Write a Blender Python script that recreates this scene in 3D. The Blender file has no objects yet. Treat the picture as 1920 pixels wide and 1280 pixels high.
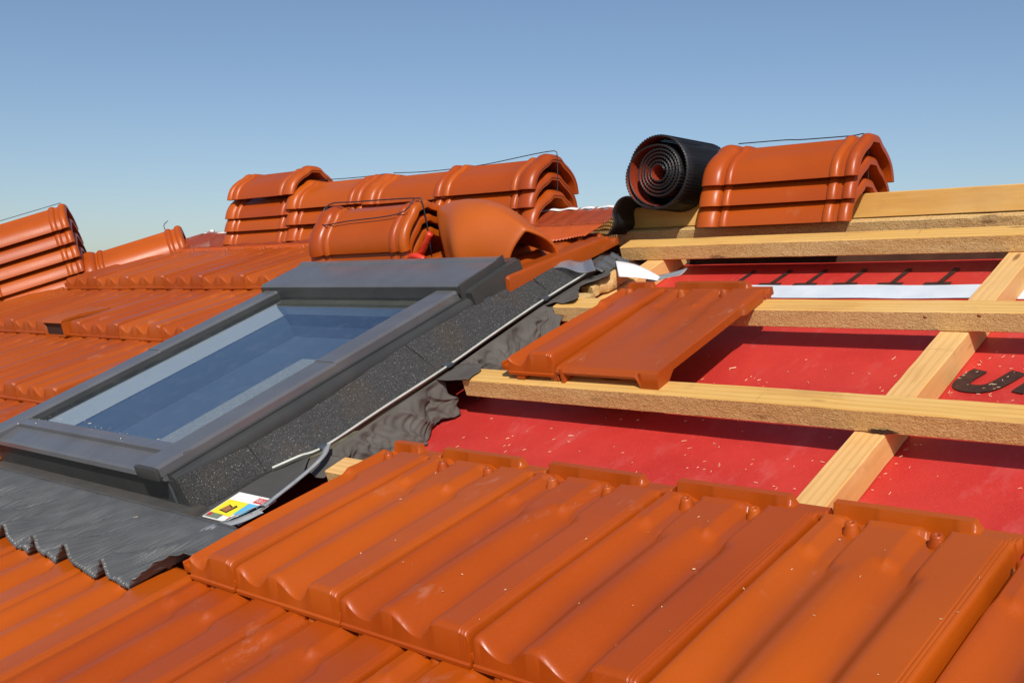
import bpy, bmesh, math, random
from mathutils import Matrix, Vector, noise
random.seed(7)
sc = bpy.context.scene
# ------------------------------------------------------------------ camera, sky, sun, exposure
PITCH = math.radians(22.407)
RM = Matrix.Rotation(PITCH, 4, 'X')          # roof frame (u along eave, v up slope, n normal) -> world
cam = bpy.data.cameras.new('camera'); cam.sensor_width = 36.0; cam.lens = 36.0 * 2023.8 / 1920
cam.clip_start = 0.02; cam.clip_end = 5000
co = bpy.data.objects.new('camera', cam); sc.collection.objects.link(co)
fw = Vector((-0.66722717, 0.74336028, -0.0471529)).normalized()
rt = Vector((0.74418767, 0.66797059, 0.0000122)).normalized()
up = rt.cross(fw)
co.matrix_world = Matrix(((rt.x, up.x, -fw.x, 1.16880), (rt.y, up.y, -fw.y, -1.09191), (rt.z, up.z, -fw.z, 0.29232), (0, 0, 0, 1)))
sc.camera = co
SUN = Vector((0.62, -0.732, 0.780)).normalized()
w = bpy.data.worlds.new('World'); sc.world = w; w.use_nodes = True
nt = w.node_tree; bg = nt.nodes['Background']
sky = nt.nodes.new('ShaderNodeTexSky'); sky.sky_type = 'NISHITA'; sky.sun_disc = False
sky.sun_elevation = math.asin(SUN.z); sky.sun_rotation = math.atan2(SUN.x, SUN.y)
sky.air_density = 1.0; sky.dust_density = .95; sky.ozone_density = 2.8; sky.altitude = 200
tint = nt.nodes.new('ShaderNodeMix'); tint.data_type = 'RGBA'; tint.blend_type = 'MULTIPLY'; tint.inputs[0].default_value = 1.0; tint.inputs[7].default_value = (.99, .985, 1.01, 1)
nt.links.new(sky.outputs[0], tint.inputs[6]); nt.links.new(tint.outputs[2], bg.inputs[0]); bg.inputs[1].default_value = 0.095
sl = bpy.data.lights.new('sun', 'SUN'); sl.energy = 4.2; sl.angle = math.radians(0.53); sl.color = (1, 0.95, 0.86)
so = bpy.data.objects.new('sun', sl); sc.collection.objects.link(so)
so.rotation_euler = SUN.to_track_quat('Z', 'Y').to_euler(); so.location = SUN * 20
sc.view_settings.view_transform = 'Standard'; sc.view_settings.look = 'None'
sc.view_settings.exposure = 0.0; sc.view_settings.gamma = 1.0

C = sc.collection
# ------------------------------------------------------------------ materials
class M:
    def __init__(s, name, base=(.5, .5, .5), rough=.5, spec=.5, metal=0.0):
        s.m = bpy.data.materials.new(name); s.m.use_nodes = True
        s.nt = s.m.node_tree; s.b = s.nt.nodes['Principled BSDF']
        s.b.inputs['Base Color'].default_value = (*base, 1); s.b.inputs['Roughness'].default_value = rough
        s.b.inputs['Specular IOR Level'].default_value = spec; s.b.inputs['Metallic'].default_value = metal
    def n(s, t, **k):
        x = s.nt.nodes.new(t)
        for a, v in k.items(): setattr(x, a, v)
        return x
    def l(s, a, b): s.nt.links.new(a, b)
    def coords(s, kind='Object', scale=(1, 1, 1), rot=(0, 0, 0)):
        mp = s.n('ShaderNodeMapping'); mp.inputs['Scale'].default_value = scale; mp.inputs['Rotation'].default_value = rot
        if kind == 'World': s.l(s.n('ShaderNodeNewGeometry').outputs['Position'], mp.inputs[0])
        else: s.l(s.n('ShaderNodeTexCoord').outputs[kind], mp.inputs[0])
        return mp.outputs[0]
    def noise(s, co_, scale=5, detail=4, rough=.55, dist=0.0):
        x = s.n('ShaderNodeTexNoise'); x.inputs['Scale'].default_value = scale; x.inputs['Detail'].default_value = detail
        x.inputs['Roughness'].default_value = rough; x.inputs['Distortion'].default_value = dist; s.l(co_, x.inputs['Vector']); return x.outputs[0]
    def ramp(s, f, stops):
        r = s.n('ShaderNodeValToRGB'); e = r.color_ramp.elements
        e[0].position, e[0].color = stops[0][0], (*stops[0][1], 1); e[1].position, e[1].color = stops[1][0], (*stops[1][1], 1)
        for p, c in stops[2:]:
            q = e.new(p); q.color = (*c, 1)
        s.l(f, r.inputs[0]); return r.outputs[0]
    def fr(s, f, a, b, lo=0., hi=1.):
        r = s.n('ShaderNodeMapRange'); r.inputs[1].default_value = a; r.inputs[2].default_value = b
        r.inputs[3].default_value = lo; r.inputs[4].default_value = hi; s.l(f, r.inputs[0]); return r.outputs[0]
    def mix(s, f, a, b, mode='MIX'):
        x = s.n('ShaderNodeMix', data_type='RGBA', blend_type=mode)
        for i, v in ((0, f), (6, a), (7, b)):
            if isinstance(v, (int, float)): x.inputs[i].default_value = v
            elif isinstance(v, tuple): x.inputs[i].default_value = (*v, 1)
            else: s.l(v, x.inputs[i])
        return x.outputs[2]
    def math(s, op, a, b=None):
        x = s.n('ShaderNodeMath', operation=op)
        for i, v in ((0, a), (1, b)):
            if v is None: continue
            if isinstance(v, (int, float)): x.inputs[i].default_value = v
            else: s.l(v, x.inputs[i])
        return x.outputs[0]
    def col(s, c): s.l(c, s.b.inputs['Base Color'])
    def rgh(s, c): s.l(c, s.b.inputs['Roughness'])
    def bump(s, h, strength=.3, dist=.001):
        b = s.n('ShaderNodeBump'); b.inputs['Strength'].default_value = strength; b.inputs['Distance'].default_value = dist
        s.l(h, b.inputs['Height']); s.l(b.outputs[0], s.b.inputs['Normal']); return b

def clay(name, c1, c2, rough=.33, dust=.45):
    m = M(name, rough=rough, spec=.42)
    P = m.coords('World')
    big = m.noise(P, 3.2, 3)
    c = m.mix(m.fr(big, .35, .65), c1, c2)
    oi = m.n('ShaderNodeObjectInfo')
    hsv = m.n('ShaderNodeHueSaturation'); m.l(c, hsv.inputs['Color']); m.l(m.fr(oi.outputs['Random'], 0, 1, .90, 1.10), hsv.inputs['Value'])
    m.l(m.fr(oi.outputs['Random'], 0, 1, .497, .503), hsv.inputs['Hue'])
    d1 = m.noise(P, 9, 6, .7, .6); d2 = m.noise(m.coords('World', (14, 6, 6), (0, 0, .5)), 3, 5, .7)
    dm = m.math('MULTIPLY', m.fr(d1, .56, .74), m.fr(d2, .54, .68))
    c = m.mix(m.math('MULTIPLY', dm, dust), hsv.outputs[0], (.50, .30, .22))
    sc1 = m.noise(m.coords('World', (60, 9, 30), (0, 0, .7)), 4, 3, .6)
    c = m.mix(m.fr(sc1, .76, .82, 0, .3), c, (.6, .32, .2))
    fine = m.noise(P, 900, 2)
    c = m.mix(m.fr(fine, .60, .72, 0, .30), c, (.55, .16, .04))
    m.col(c)
    m.rgh(m.math('ADD', m.fr(m.noise(P, 14, 4), .3, .7, rough - .05, rough + .07), m.math('MULTIPLY', dm, .25)))
    h = m.math('ADD', m.math('MULTIPLY', fine, .6), m.noise(P, 160, 2))
    m.bump(h, .18, .0006)
    return m.m
CLAY = clay('glazed orange clay', (.375, .061, .0020), (.430, .074, .0028), .34)
CLAY_R = clay('glazed ridge clay', (.37, .059, .0025), (.43, .072, .0035), .37, .3)
CLAY_M = clay('matt cap clay', (.40, .072, .006), (.46, .088, .009), .42, .2)
CLAY_V = clay('dusty orange clay', (.35, .061, .004), (.40, .074, .006), .38, .8)

def wood(name, a, b, knots=True, rough_sawn=False, dark=.55):
    m = M(name, rough=.62, spec=.25)
    oi = m.n('ShaderNodeObjectInfo')
    tc = m.n('ShaderNodeTexCoord'); add = m.n('ShaderNodeVectorMath', operation='ADD'); m.l(tc.outputs['Object'], add.inputs[0])
    off = m.n('ShaderNodeCombineXYZ'); m.l(m.fr(oi.outputs['Random'], 0, 1, 0, 9), off.inputs[0]); m.l(m.fr(oi.outputs['Random'], 0, 1, 3, 7), off.inputs[1]); m.l(off.outputs[0], add.inputs[1])
    def mp(scale):
        q = m.n('ShaderNodeMapping'); q.inputs['Scale'].default_value = scale; m.l(add.outputs[0], q.inputs[0]); return q.outputs[0]
    g1 = m.noise(mp((1.2, 26, 26)), 5, 5, .6, .7)
    wv = m.n('ShaderNodeTexWave'); wv.bands_direction = 'Y'; wv.inputs['Scale'].default_value = 26; wv.inputs['Distortion'].default_value = 5; wv.inputs['Detail'].default_value = 3; wv.inputs['Detail Scale'].default_value = .6
    m.l(mp((.22, 1, 1.3)), wv.inputs['Vector'])
    c = m.mix(m.fr(g1, .3, .7), a, b)
    c = m.mix(m.fr(wv.outputs[1], .45, 1, 0, .38), c, tuple(x * y for x, y in zip(a, (.80, .62, .42))))
    st = m.noise(mp((2.2, 9, 9)), 2.2, 4, .6)
    c = m.mix(m.fr(st, .54, .72, 0, .55), c, (.50, .25, .08))
    c = m.mix(m.fr(m.noise(mp((4, 3, 3)), 6, 5, .7), .58, .74, 0, .4), c, (.40, .21, .09))
    c = m.mix(m.fr(m.noise(mp((40, 3, 3)), 3, 2, .5), .70, .76, 0, .45), c, (.33, .17, .07))
    c = m.mix(m.fr(m.noise(mp((3, 5, 5)), 1.1, 3), .5, .75, 0, .5), c, (.74, .50, .22))
    if knots:
        v = m.n('ShaderNodeTexVoronoi'); v.inputs['Scale'].default_value = 2.2; m.l(mp((2.4, 9, 9)), v.inputs['Vector'])
        k = m.fr(v.outputs['Distance'], .06, .13, .8, 0)
        c = m.mix(k, c, (.17, .075, .03))
    m.col(c)
    if rough_sawn:
        n1 = m.noise(mp((1.0, 1.6, 2.0)), 170, 3, .6, 1.2); n2 = m.noise(mp((1, 1, 1)), 45, 3)
        h = m.math('ADD', n1, m.math('MULTIPLY', n2, .8))
        c2 = m.mix(m.fr(n1, .52, .66, 0, .5), c, (.80, .58, .30)); c2 = m.mix(m.fr(n1, .30, .44, .5, 0), c2, (.28, .15, .06)); m.col(c2)
        m.bump(h, 1.0, .0034)
    else:
        m.bump(m.math('ADD', g1, m.math('MULTIPLY', m.noise(mp((6, 60, 60)), 8, 2), .5)), .35, .0008)
    return m.m
PINE = wood('planed pine', (.66, .375, .095), (.74, .45, .15))
PINE_F = wood('rough sawn pine', (.68, .43, .16), (.76, .51, .22), rough_sawn=True)
PINE_O = wood('orange pine', (.70, .40, .14), (.78, .47, .19))

def mk(name, c1, c2, rough, spec=.5, metal=0, nscale=40, bump=.15, bd=.0006, lo=.35, hi=.65, kind='World'):
    m = M(name, c1, rough, spec, metal); P = m.coords(kind); f = m.noise(P, nscale, 5)
    m.col(m.mix(m.fr(f, lo, hi), c1, c2)); m.rgh(m.fr(m.noise(P, nscale * .4, 3), .3, .7, max(.02, rough - .06), rough + .08))
    if bump: m.bump(f, bump, bd)
    return m
FRAME = mk('grey coated aluminium', (.125, .125, .135), (.145, .145, .155), .25, .75, .2, 14, .03)
FRAME_D = mk('dark frame profile', (.045, .046, .046), (.058, .058, .056), .42, .45, .1, 14, .03)
FLASH = mk('dark flashing sheet', (.085, .082, .078), (.11, .10, .093), .45, .5, .2, 18, .1)
LEAD = mk('pleated grey flashing', (.085, .086, .088), (.105, .107, .11), .46, .5, .1, 25, .12)
ROD = mk('pale grey plastic edge', (.40, .41, .36), (.50, .50, .45), .5, .4, 0, 30, .1)
TAPE_G = mk('grey adhesive strip', (.26, .275, .29), (.34, .35, .36), .5, .4, 0, 40, .2)
CLIP = mk('steel clip', (.12, .14, .16), (.18, .2, .22), .35, .5, .6, 30, .05)
SKIRT = mk('taupe underlay membrane', (.088, .077, .068), (.115, .102, .09), .75, .25, 0, 14, .3, .002)
PAPER = mk('white backing paper', (.80, .78, .76), (.86, .84, .82), .6, .3, 0, 10, .1)
TAPE_W = mk('pale blue grey tape', (.58, .65, .72), (.66, .72, .78), .45, .4, 0, 20, .25, .001)
BLACK = mk('black print and slot shade', (.035, .018, .015), (.06, .025, .02), .6, .3, 0, 90, .1)
WIRE = mk('black strapping', (.018, .018, .024), (.03, .03, .04), .4, .5, 0, 30, .05)
RED_T = mk('red tool grip', (.62, .035, .015), (.68, .05, .02), .3, .6, 0, 30, .05)
BLU_T = mk('blue black tool grip', (.03, .035, .06), (.05, .055, .08), .4, .5, 0, 30, .05)
STEEL = mk('nail steel', (.45, .40, .33), (.5, .46, .4), .3, .5, .9, 60, .05)
PLASTER = mk('white plaster wall', (.62, .60, .55), (.70, .68, .63), .9, .2, 0, 8, .3, .002)
SHADE = mk('shade painted board', (.07, .028, .018), (.10, .04, .025), .8, .2, 0, 20, .2)
DECK = mk('roof boards', (.30, .20, .10), (.38, .26, .14), .8, .2, 0, 8, .2)
SHAFT = mk('pale lining', (.80, .84, .82), (.84, .87, .86), .5, .4, 0, 6, .05)
RAIL = mk('olive grey sash rail', (.13, .13, .10), (.16, .16, .13), .4, .4, 0, 9, .05)
SHAFT_D = mk('sky reflection blue lining', (.085, .125, .20), (.10, .145, .22), .6, .3, 0, 6, .05)  # blue tone paints the sky reflection of the pane into the lining
PATCH = mk('sunlit patch grey', (.30, .31, .31), (.42, .43, .42), .8, .2, 0, 160, .2)
GROUND = mk('dry ground', (.12, .11, .06), (.20, .17, .10), .95, .1, 0, .4, .3, .02)
SHAV = mk('pine shavings', (.78, .60, .34), (.88, .74, .5), .7, .2, 0, 50, .1)
RUST = mk('brown stain', (.3, .12, .04), (.36, .16, .06), .8, .2, 0, 90, .1)
# rough vertical grain patches for the red underlay
mm = M('red underlay membrane', (.42, .010, .016), .5, .35)
P = mm.coords('World'); f1 = mm.noise(P, 5, 5, .6); f2 = mm.noise(P, 420, 2); f3 = mm.noise(mm.coords('World', (9, 4, 4), (0, 0, .6)), 2.2, 5, .7)
c = mm.mix(mm.fr(f1, .35, .65), (.47, .026, .021), (.57, .042, .031)); c = mm.mix(mm.fr(f2, .55, .72, 0, .35), c, (.66, .10, .09))
c = mm.mix(mm.fr(f3, .55, .75, 0, .45), c, (.60, .13, .12)); mm.col(c)
mm.bump(mm.math('ADD', f2, mm.math('MULTIPLY', mm.noise(P, 22, 3), 3)), .25, .0008); RED = mm.m
# granular foam
mm = M('granular dark foam', (.03, .03, .03), .75, .3)
P = mm.coords('World'); v = mm.n('ShaderNodeTexVoronoi'); v.inputs['Scale'].default_value = 760; mm.l(P, v.inputs['Vector'])
sep = mm.n('ShaderNodeSeparateColor'); mm.l(v.outputs['Color'], sep.inputs[0])
f = mm.noise(P, 420, 2); st = mm.fr(mm.noise(P, 9, 4), .5, .75, 0, .6)
c = mm.mix(mm.fr(f, .35, .7), (.028, .028, .03), (.075, .072, .07)); c = mm.mix(st, c, (.075, .05, .03))
c = mm.mix(mm.fr(sep.outputs[0], .978, .990), c, (.26, .25, .23)); c = mm.mix(mm.fr(sep.outputs[1], .93, .97, 0, .5), c, (.15, .14, .14)); mm.col(c)
mm.bump(mm.math('ADD', f, mm.math('MULTIPLY', sep.outputs[2], .8)), .9, .0012); FOAM = mm.m
# glass
mm = M('window glass'); g = mm.nt.nodes; out = g['Material Output']
tr = mm.n('ShaderNodeBsdfTransparent'); tr.inputs[0].default_value = (.93, .97, .98, 1)
gl = mm.n('ShaderNodeBsdfGlossy'); gl.inputs['Roughness'].default_value = .012; gl.inputs['Color'].default_value = (.93, .97, 1, 1)
fr = mm.n('ShaderNodeFresnel'); fr.inputs[0].default_value = 1.6
dusty = mm.fr(mm.noise(mm.coords('World'), 30, 6, .7), .5, .8, 0, .05)
k = mm.math('MINIMUM', mm.math('MULTIPLY', fr.outputs[0], 1.7), .95)
ms = mm.n('ShaderNodeMixShader'); mm.l(k, ms.inputs[0]); mm.l(tr.outputs[0], ms.inputs[1]); mm.l(gl.outputs[0], ms.inputs[2])
df = mm.n('ShaderNodeBsdfDiffuse'); df.inputs[0].default_value = (.6, .6, .6, 1); m2 = mm.n('ShaderNodeMixShader'); mm.l(dusty, m2.inputs[0]); mm.l(ms.outputs[0], m2.inputs[1]); mm.l(df.outputs[0], m2.inputs[2])
mm.l(m2.outputs[0], out.inputs[0]); GLASS = mm.m
mm = M('clear plastic film'); tr = mm.n('ShaderNodeBsdfTransparent'); tr.inputs[0].default_value = (.9, .92, .94, 1)
gl = mm.n('ShaderNodeBsdfGlossy'); gl.inputs['Roughness'].default_value = .15; fr = mm.n('ShaderNodeFresnel'); fr.inputs[0].default_value = 1.7
df = mm.n('ShaderNodeBsdfDiffuse'); df.inputs[0].default_value = (.8, .8, .85, 1)
ms = mm.n('ShaderNodeMixShader'); mm.l(mm.math('MINIMUM', mm.math('MULTIPLY', fr.outputs[0], 1.6), .9), ms.inputs[0]); mm.l(tr.outputs[0], ms.inputs[1]); mm.l(gl.outputs[0], ms.inputs[2])
m2 = mm.n('ShaderNodeMixShader'); m2.inputs[0].default_value = .12; mm.l(ms.outputs[0], m2.inputs[1]); mm.l(df.outputs[0], m2.inputs[2]); mm.l(m2.outputs[0], mm.nt.nodes['Material Output'].inputs[0]); FILM = mm.m
# perforated mesh sheets: real holes are geometry-free, so pattern comes from a brick texture in alpha
def perforated(name, col, bars, rough=.35, sx=180, alpha=True):
    m = M(name, col, rough, .5)
    tc = m.n('ShaderNodeTexCoord'); mp = m.n('ShaderNodeMapping'); mp.inputs['Scale'].default_value = (sx, sx, sx); m.l(tc.outputs['UV'], mp.inputs[0])
    sp = m.n('ShaderNodeSeparateXYZ'); m.l(mp.outputs[0], sp.inputs[0])
    fx = m.math('FRACT', sp.outputs[0]); fy = m.math('FRACT', sp.outputs[1])
    hx = m.math('GREATER_THAN', fx, bars); hy = m.math('GREATER_THAN', fy, bars * .8); hole = m.math('MULTIPLY', hx, hy)
    if alpha: m.l(m.math('SUBTRACT', 1.0, hole), m.b.inputs['Alpha'])
    return m
MESH_RED = perforated('red ridge roll mesh', (.44, .070, .022), .42, .45, 1.0).m
PLEAT_RED = mk('red pleated ridge roll edge', (.40, .065, .010), (.46, .08, .012), .42, .5, 0, 40, .1).m
ROLL_BLACK = perforated('black ridge roll mesh', (.014, .014, .016), .55, .48, 1.0).m
ROLL_B = mk('black roll band', (.014, .014, .016), (.026, .026, .03), .42, .5, 0, 30, .1).m
ROLL_RED = mk('dark red roll core side', (.30, .035, .012), (.36, .05, .02), .45, .4, 0, 50, .1).m

# ------------------------------------------------------------------ mesh helpers
def mat_of(m): return m.m if isinstance(m, M) else m
def obj(name, VF, mat, parent=None, mw=None, smooth=True, uv=None, angle=None):
    V, F = VF[0], VF[1]
    me = bpy.data.meshes.new(name); me.from_pydata([tuple(v) for v in V], [], F); me.update()
    mats = mat if isinstance(mat, (list, tuple)) else [mat]
    for m in mats: me.materials.append(mat_of(m))
    if len(VF) > 2 and VF[2] is not None:
        for p, i in zip(me.polygons, VF[2]): p.material_index = i
    if smooth:
        me.shade_smooth()
        if angle is not None: me.set_sharp_from_angle(angle=math.radians(angle))
    if uv is not None:
        ul = me.uv_layers.new(name='UVMap')
        for lp in me.loops: ul.data[lp.index].uv = uv[lp.vertex_index]
    o = bpy.data.objects.new(name, me); C.objects.link(o)
    if parent: o.parent = parent
    if mw is not None: o.matrix_world = mw
    return o
def tag(o, label=None, cat=None, group=None, kind=None):
    if kind is None and cat: kind = 'thing'
    if label: o['label'] = label
    if cat: o['category'] = cat
    if group: o['group'] = group
    if kind: o['kind'] = kind
    return o
def thing(name, label, cat, group=None, mw=None):
    o = bpy.data.objects.new(name, None); C.objects.link(o); o.empty_display_size = .05
    if mw is not None: o.matrix_world = mw
    return tag(o, label, cat, group)
def dup(root, mw, label, group=None):
    r = root.copy(); C.objects.link(r); r.matrix_world = mw; r['label'] = label
    if group: r['group'] = group
    for ch in list(root.children):
        c = ch.copy(); C.objects.link(c); c.parent = r
        for g in list(ch.children):
            d = g.copy(); C.objects.link(d); d.parent = c
    return r
def T(u, v, n, rx=0, ry=0, rz=0):
    return RM @ Matrix.Translation((u, v, n)) @ Matrix.Rotation(rz, 4, 'Z') @ Matrix.Rotation(ry, 4, 'Y') @ Matrix.Rotation(rx, 4, 'X')
def merge(*L):
    V, F, I = [], [], []
    for q in L:
        b = len(V); V += list(q[0]); F += [tuple(i + b for i in f) for f in q[1]]
        I += list(q[2]) if len(q) > 2 and q[2] is not None else [0] * len(q[1])
    return V, F, I
def box(x0, x1, y0, y1, z0, z1, bev=0.0):
    if bev <= 0:
        V = [(x, y, z) for x in (x0, x1) for y in (y0, y1) for z in (z0, z1)]
        F = [(0, 1, 3, 2), (4, 6, 7, 5), (0, 4, 5, 1), (2, 3, 7, 6), (0, 2, 6, 4), (1, 5, 7, 3)]
        return V, F, None
    bm = bmesh.new(); bmesh.ops.create_cube(bm, size=1)
    for v in bm.verts: v.co = Vector(((x0 + x1) / 2 + v.co.x * (x1 - x0), (y0 + y1) / 2 + v.co.y * (y1 - y0), (z0 + z1) / 2 + v.co.z * (z1 - z0)))
    bmesh.ops.bevel(bm, geom=list(bm.edges), offset=bev, segments=2, affect='EDGES', profile=.5)
    V = [v.co.copy() for v in bm.verts]; bm.verts.index_update(); F = [tuple(v.index for v in f.verts) for f in bm.faces]; bm.free()
    return V, F, None
def grid(rows, cu=False, cv=False):
    R_, S_ = len(rows), len(rows[0]); V = [Vector(p) for r in rows for p in r]; F = []
    for i in range(R_ if cu else R_ - 1):
        for j in range(S_ if cv else S_ - 1):
            a, b = i * S_ + j, i * S_ + (j + 1) % S_; c_, d = ((i + 1) % R_) * S_ + (j + 1) % S_, ((i + 1) % R_) * S_ + j
            F.append((a, b, c_, d))
    return V, F, None
def extr(prof, x0, x1, axis='x', closed=True, caps=True):
    """prof: list of (a,b); axis x: (x,a,b); axis y: (a,y,b)"""
    f = (lambda x, a, b: (x, a, b)) if axis == 'x' else (lambda x, a, b: (a, x, b))
    n_ = len(prof); V = [f(x0, *p) for p in prof] + [f(x1, *p) for p in prof]; F = []
    for i in range(n_ if closed else n_ - 1):
        j = (i + 1) % n_; F.append((i, j, n_ + j, n_ + i))
    if caps and closed: F += [tuple(range(n_))[::-1], tuple(range(n_, 2 * n_))]
    return V, F, None
def tube(pts, r, seg=8, cap=True, rr=None):
    pts = [Vector(p) for p in pts]; rows = []; prev = None
    for i, p in enumerate(pts):
        t = (pts[min(i + 1, len(pts) - 1)] - pts[max(i - 1, 0)]).normalized()
        if prev is None: a = t.orthogonal().normalized()
        else: a = (prev - t * prev.dot(t)).normalized()
        prev = a; b = t.cross(a); q = rr[i] if rr else r
        rows.append([p + (a * math.cos(2 * math.pi * k / seg) + b * math.sin(2 * math.pi * k / seg)) * q for k in range(seg)])
    V, F, _ = grid(rows, cv=True)
    if cap:
        n_ = len(V); F.append(tuple(range(seg))[::-1]); F.append(tuple(range(n_ - seg, n_)))
    return V, F, None
def ribbon(pts, wdir, w_, th):
    """flat band along pts, width vector wdir*w_, thickness th"""
    rows = []; pts = [Vector(p) for p in pts]
    for i, p in enumerate(pts):
        t = (pts[min(i + 1, len(pts) - 1)] - pts[max(i - 1, 0)]).normalized(); wd = Vector(wdir); wd = (wd - t * wd.dot(t)).normalized(); nn = t.cross(wd)
        rows.append([p - wd * w_ / 2 - nn * th / 2, p + wd * w_ / 2 - nn * th / 2, p + wd * w_ / 2 + nn * th / 2, p - wd * w_ / 2 + nn * th / 2])
    V, F, _ = grid(rows, cv=True); n_ = len(V); F += [(0, 1, 2, 3), (n_ - 1, n_ - 2, n_ - 3, n_ - 4)]
    return V, F, None
def smooth_path(pts, k=6):
    P = [Vector(p) for p in pts]; P = [P[0] * 2 - P[1]] + P + [P[-1] * 2 - P[-2]]; out = []
    for i in range(1, len(P) - 2):
        for j in range(k):
            t = j / k; a, b, c_, d = P[i - 1], P[i], P[i + 1], P[i + 2]
            out.append(.5 * ((2 * b) + (c_ - a) * t + (2 * a - 5 * b + 4 * c_ - d) * t * t + (3 * b - a - 3 * c_ + d) * t ** 3))
    out.append(P[-2]); return out
def xf(VF, m): return [m @ Vector(v) for v in VF[0]], VF[1], (VF[2] if len(VF) > 2 else None)
def sm(a, b, x):
    t = max(0., min(1., (x - a) / (b - a))); return t * t * (3 - 2 * t)
def solid(o, th, off=0):
    m = o.modifiers.new('thickness', 'SOLIDIFY'); m.thickness = th; m.offset = off; return o
def interp(K, s):
    for i in range(len(K) - 1):
        if s <= K[i + 1][0]:
            x0, y0 = K[i]; x1, y1 = K[i + 1]; t = (s - x0) / (x1 - x0)
            m0 = (y1 - K[i - 1][1]) / (x1 - K[i - 1][0]) if i > 0 else 0; m1 = (K[i + 2][1] - y0) / (K[i + 2][0] - x0) if i + 2 < len(K) else 0
            h = x1 - x0; return (2 * t ** 3 - 3 * t * t + 1) * y0 + (t ** 3 - 2 * t * t + t) * h * m0 + (-2 * t ** 3 + 3 * t * t) * y1 + (t ** 3 - t * t) * h * m1
    return K[-1][1]

# ------------------------------------------------------------------ constants of the roof (roof frame, metres)
W, E_, LT = .209, .34, .40            # tile cover width, batten gauge, tile length
TB, HC, WB = .0341, .0439, .0478      # batten thickness, counter batten height, batten width
NM = -TB - HC                         # membrane level
TILT = -math.atan(.1235); NN = .034   # tile tilt, level of the tile nose
CREST = .042
PK = [(0, .0290), (.010, .0345), (.025, .0365), (.045, .0362), (.07, .0330), (.10, .0270), (.135, .0215), (.17, .0188), (.205, .0180), (.245, .0195), (.285, .0255), (.32, .0330), (.345, .0375), (.37, .0395), (.415, .0397), (.435, .0388), (.478, .0338), (.490, .0315), (.51, .0285), (.545, .0225), (.585, .0182), (.62, .0172), (.655, .0188), (.69, .0258), (.72, .0350), (.745, .0400), (.765, .0417), (.79, .042), (.940, .042), (.946, .0418), (.951, .0404), (.956, .0416), (.966, .0414), (.971, .0398), (.976, .0408), (.988, .0398), (.995, .0372), (1.0, .0320)]
PH = [(0, .0290), (.012, .0370), (.03, .0405), (.085, .0405), (.095, .0400), (.160, .0328), (.172, .0322), (.248, .0330), (.275, .0395), (.29, .0405), (.495, .0405), (.507, .0400), (.572, .0328), (.584, .0322), (.662, .0332), (.69, .0405), (.70, .0420), (.940, .042), (.946, .0418), (.951, .0404), (.956, .0416), (.966, .0414), (.971, .0398), (.976, .0408), (.988, .0398), (.995, .0372), (1.0, .0320)]
def lin(K, s):
    for i in range(len(K) - 1):
        if s <= K[i + 1][0]: return K[i][1] + (K[i + 1][1] - K[i][1]) * (s - K[i][0]) / (K[i + 1][0] - K[i][0])
    return K[-1][1]
def tile_h(s, t, flat=False):
    p = interp(PK, s); d = CREST - p
    kb = 1 - .36 * sm(.0, .13, t) - .08 * sm(.1, .27, t)
    k = kb; hd_ = CREST - lin(PH, s)
    q0 = .266 + .012 * math.cos((s - .08) * 14.6)
    mx = sm(q0, q0 + .024, t)
    if flat: k *= sm(.02, .26, t) * .34; k = max(k, 0); hd_ *= .8
    d = d * k * (1 - mx) + hd_ * mx; k = 1
    h = CREST - d * k
    h += .0024 * math.exp(-((s - .105) / .028) ** 2 - ((t - .292) / .0085) ** 2) + .0042 * math.exp(-((s - .515) / .026) ** 2 - ((t - .290) / .0075) ** 2)
    h -= .0015 * math.exp(-((s - .27) / .03) ** 2 - ((t - .27) / .02) ** 2)
    kn = min(abs(s - .20), abs(s - .645))                                   # notches at the nail bosses
    nt_ = 1 - sm(.045, .075, kn)
    if t > .33: h -= .0005 * nt_ * sm(.335, .350, t) * (1 - sm(.362, .366, t))
    rib = math.exp(-((t - .3640) / .0022) ** 2); h += .0028 * rib * (1 - nt_)
    if t > .368: h -= .009 * sm(.367, .370, t) * (1 - sm(.385, .389, t))
    if t > .385:
        e = sm(.012, .02, s) * (1 - sm(.775, .79, s)); z2 = CREST - .0015 + (.0035 * e - .008 * (1 - e)); h += (z2 - h) * sm(.386, .389, t)
    if .362 <= t <= .385: h += (CREST - .0005 - h) * .75 * (1 - nt_) * (1 if t < .367 else 0)
    # slim double line along the right side lap
    if flat: h -= .011 * (1 - t / LT)
    return h
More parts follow.
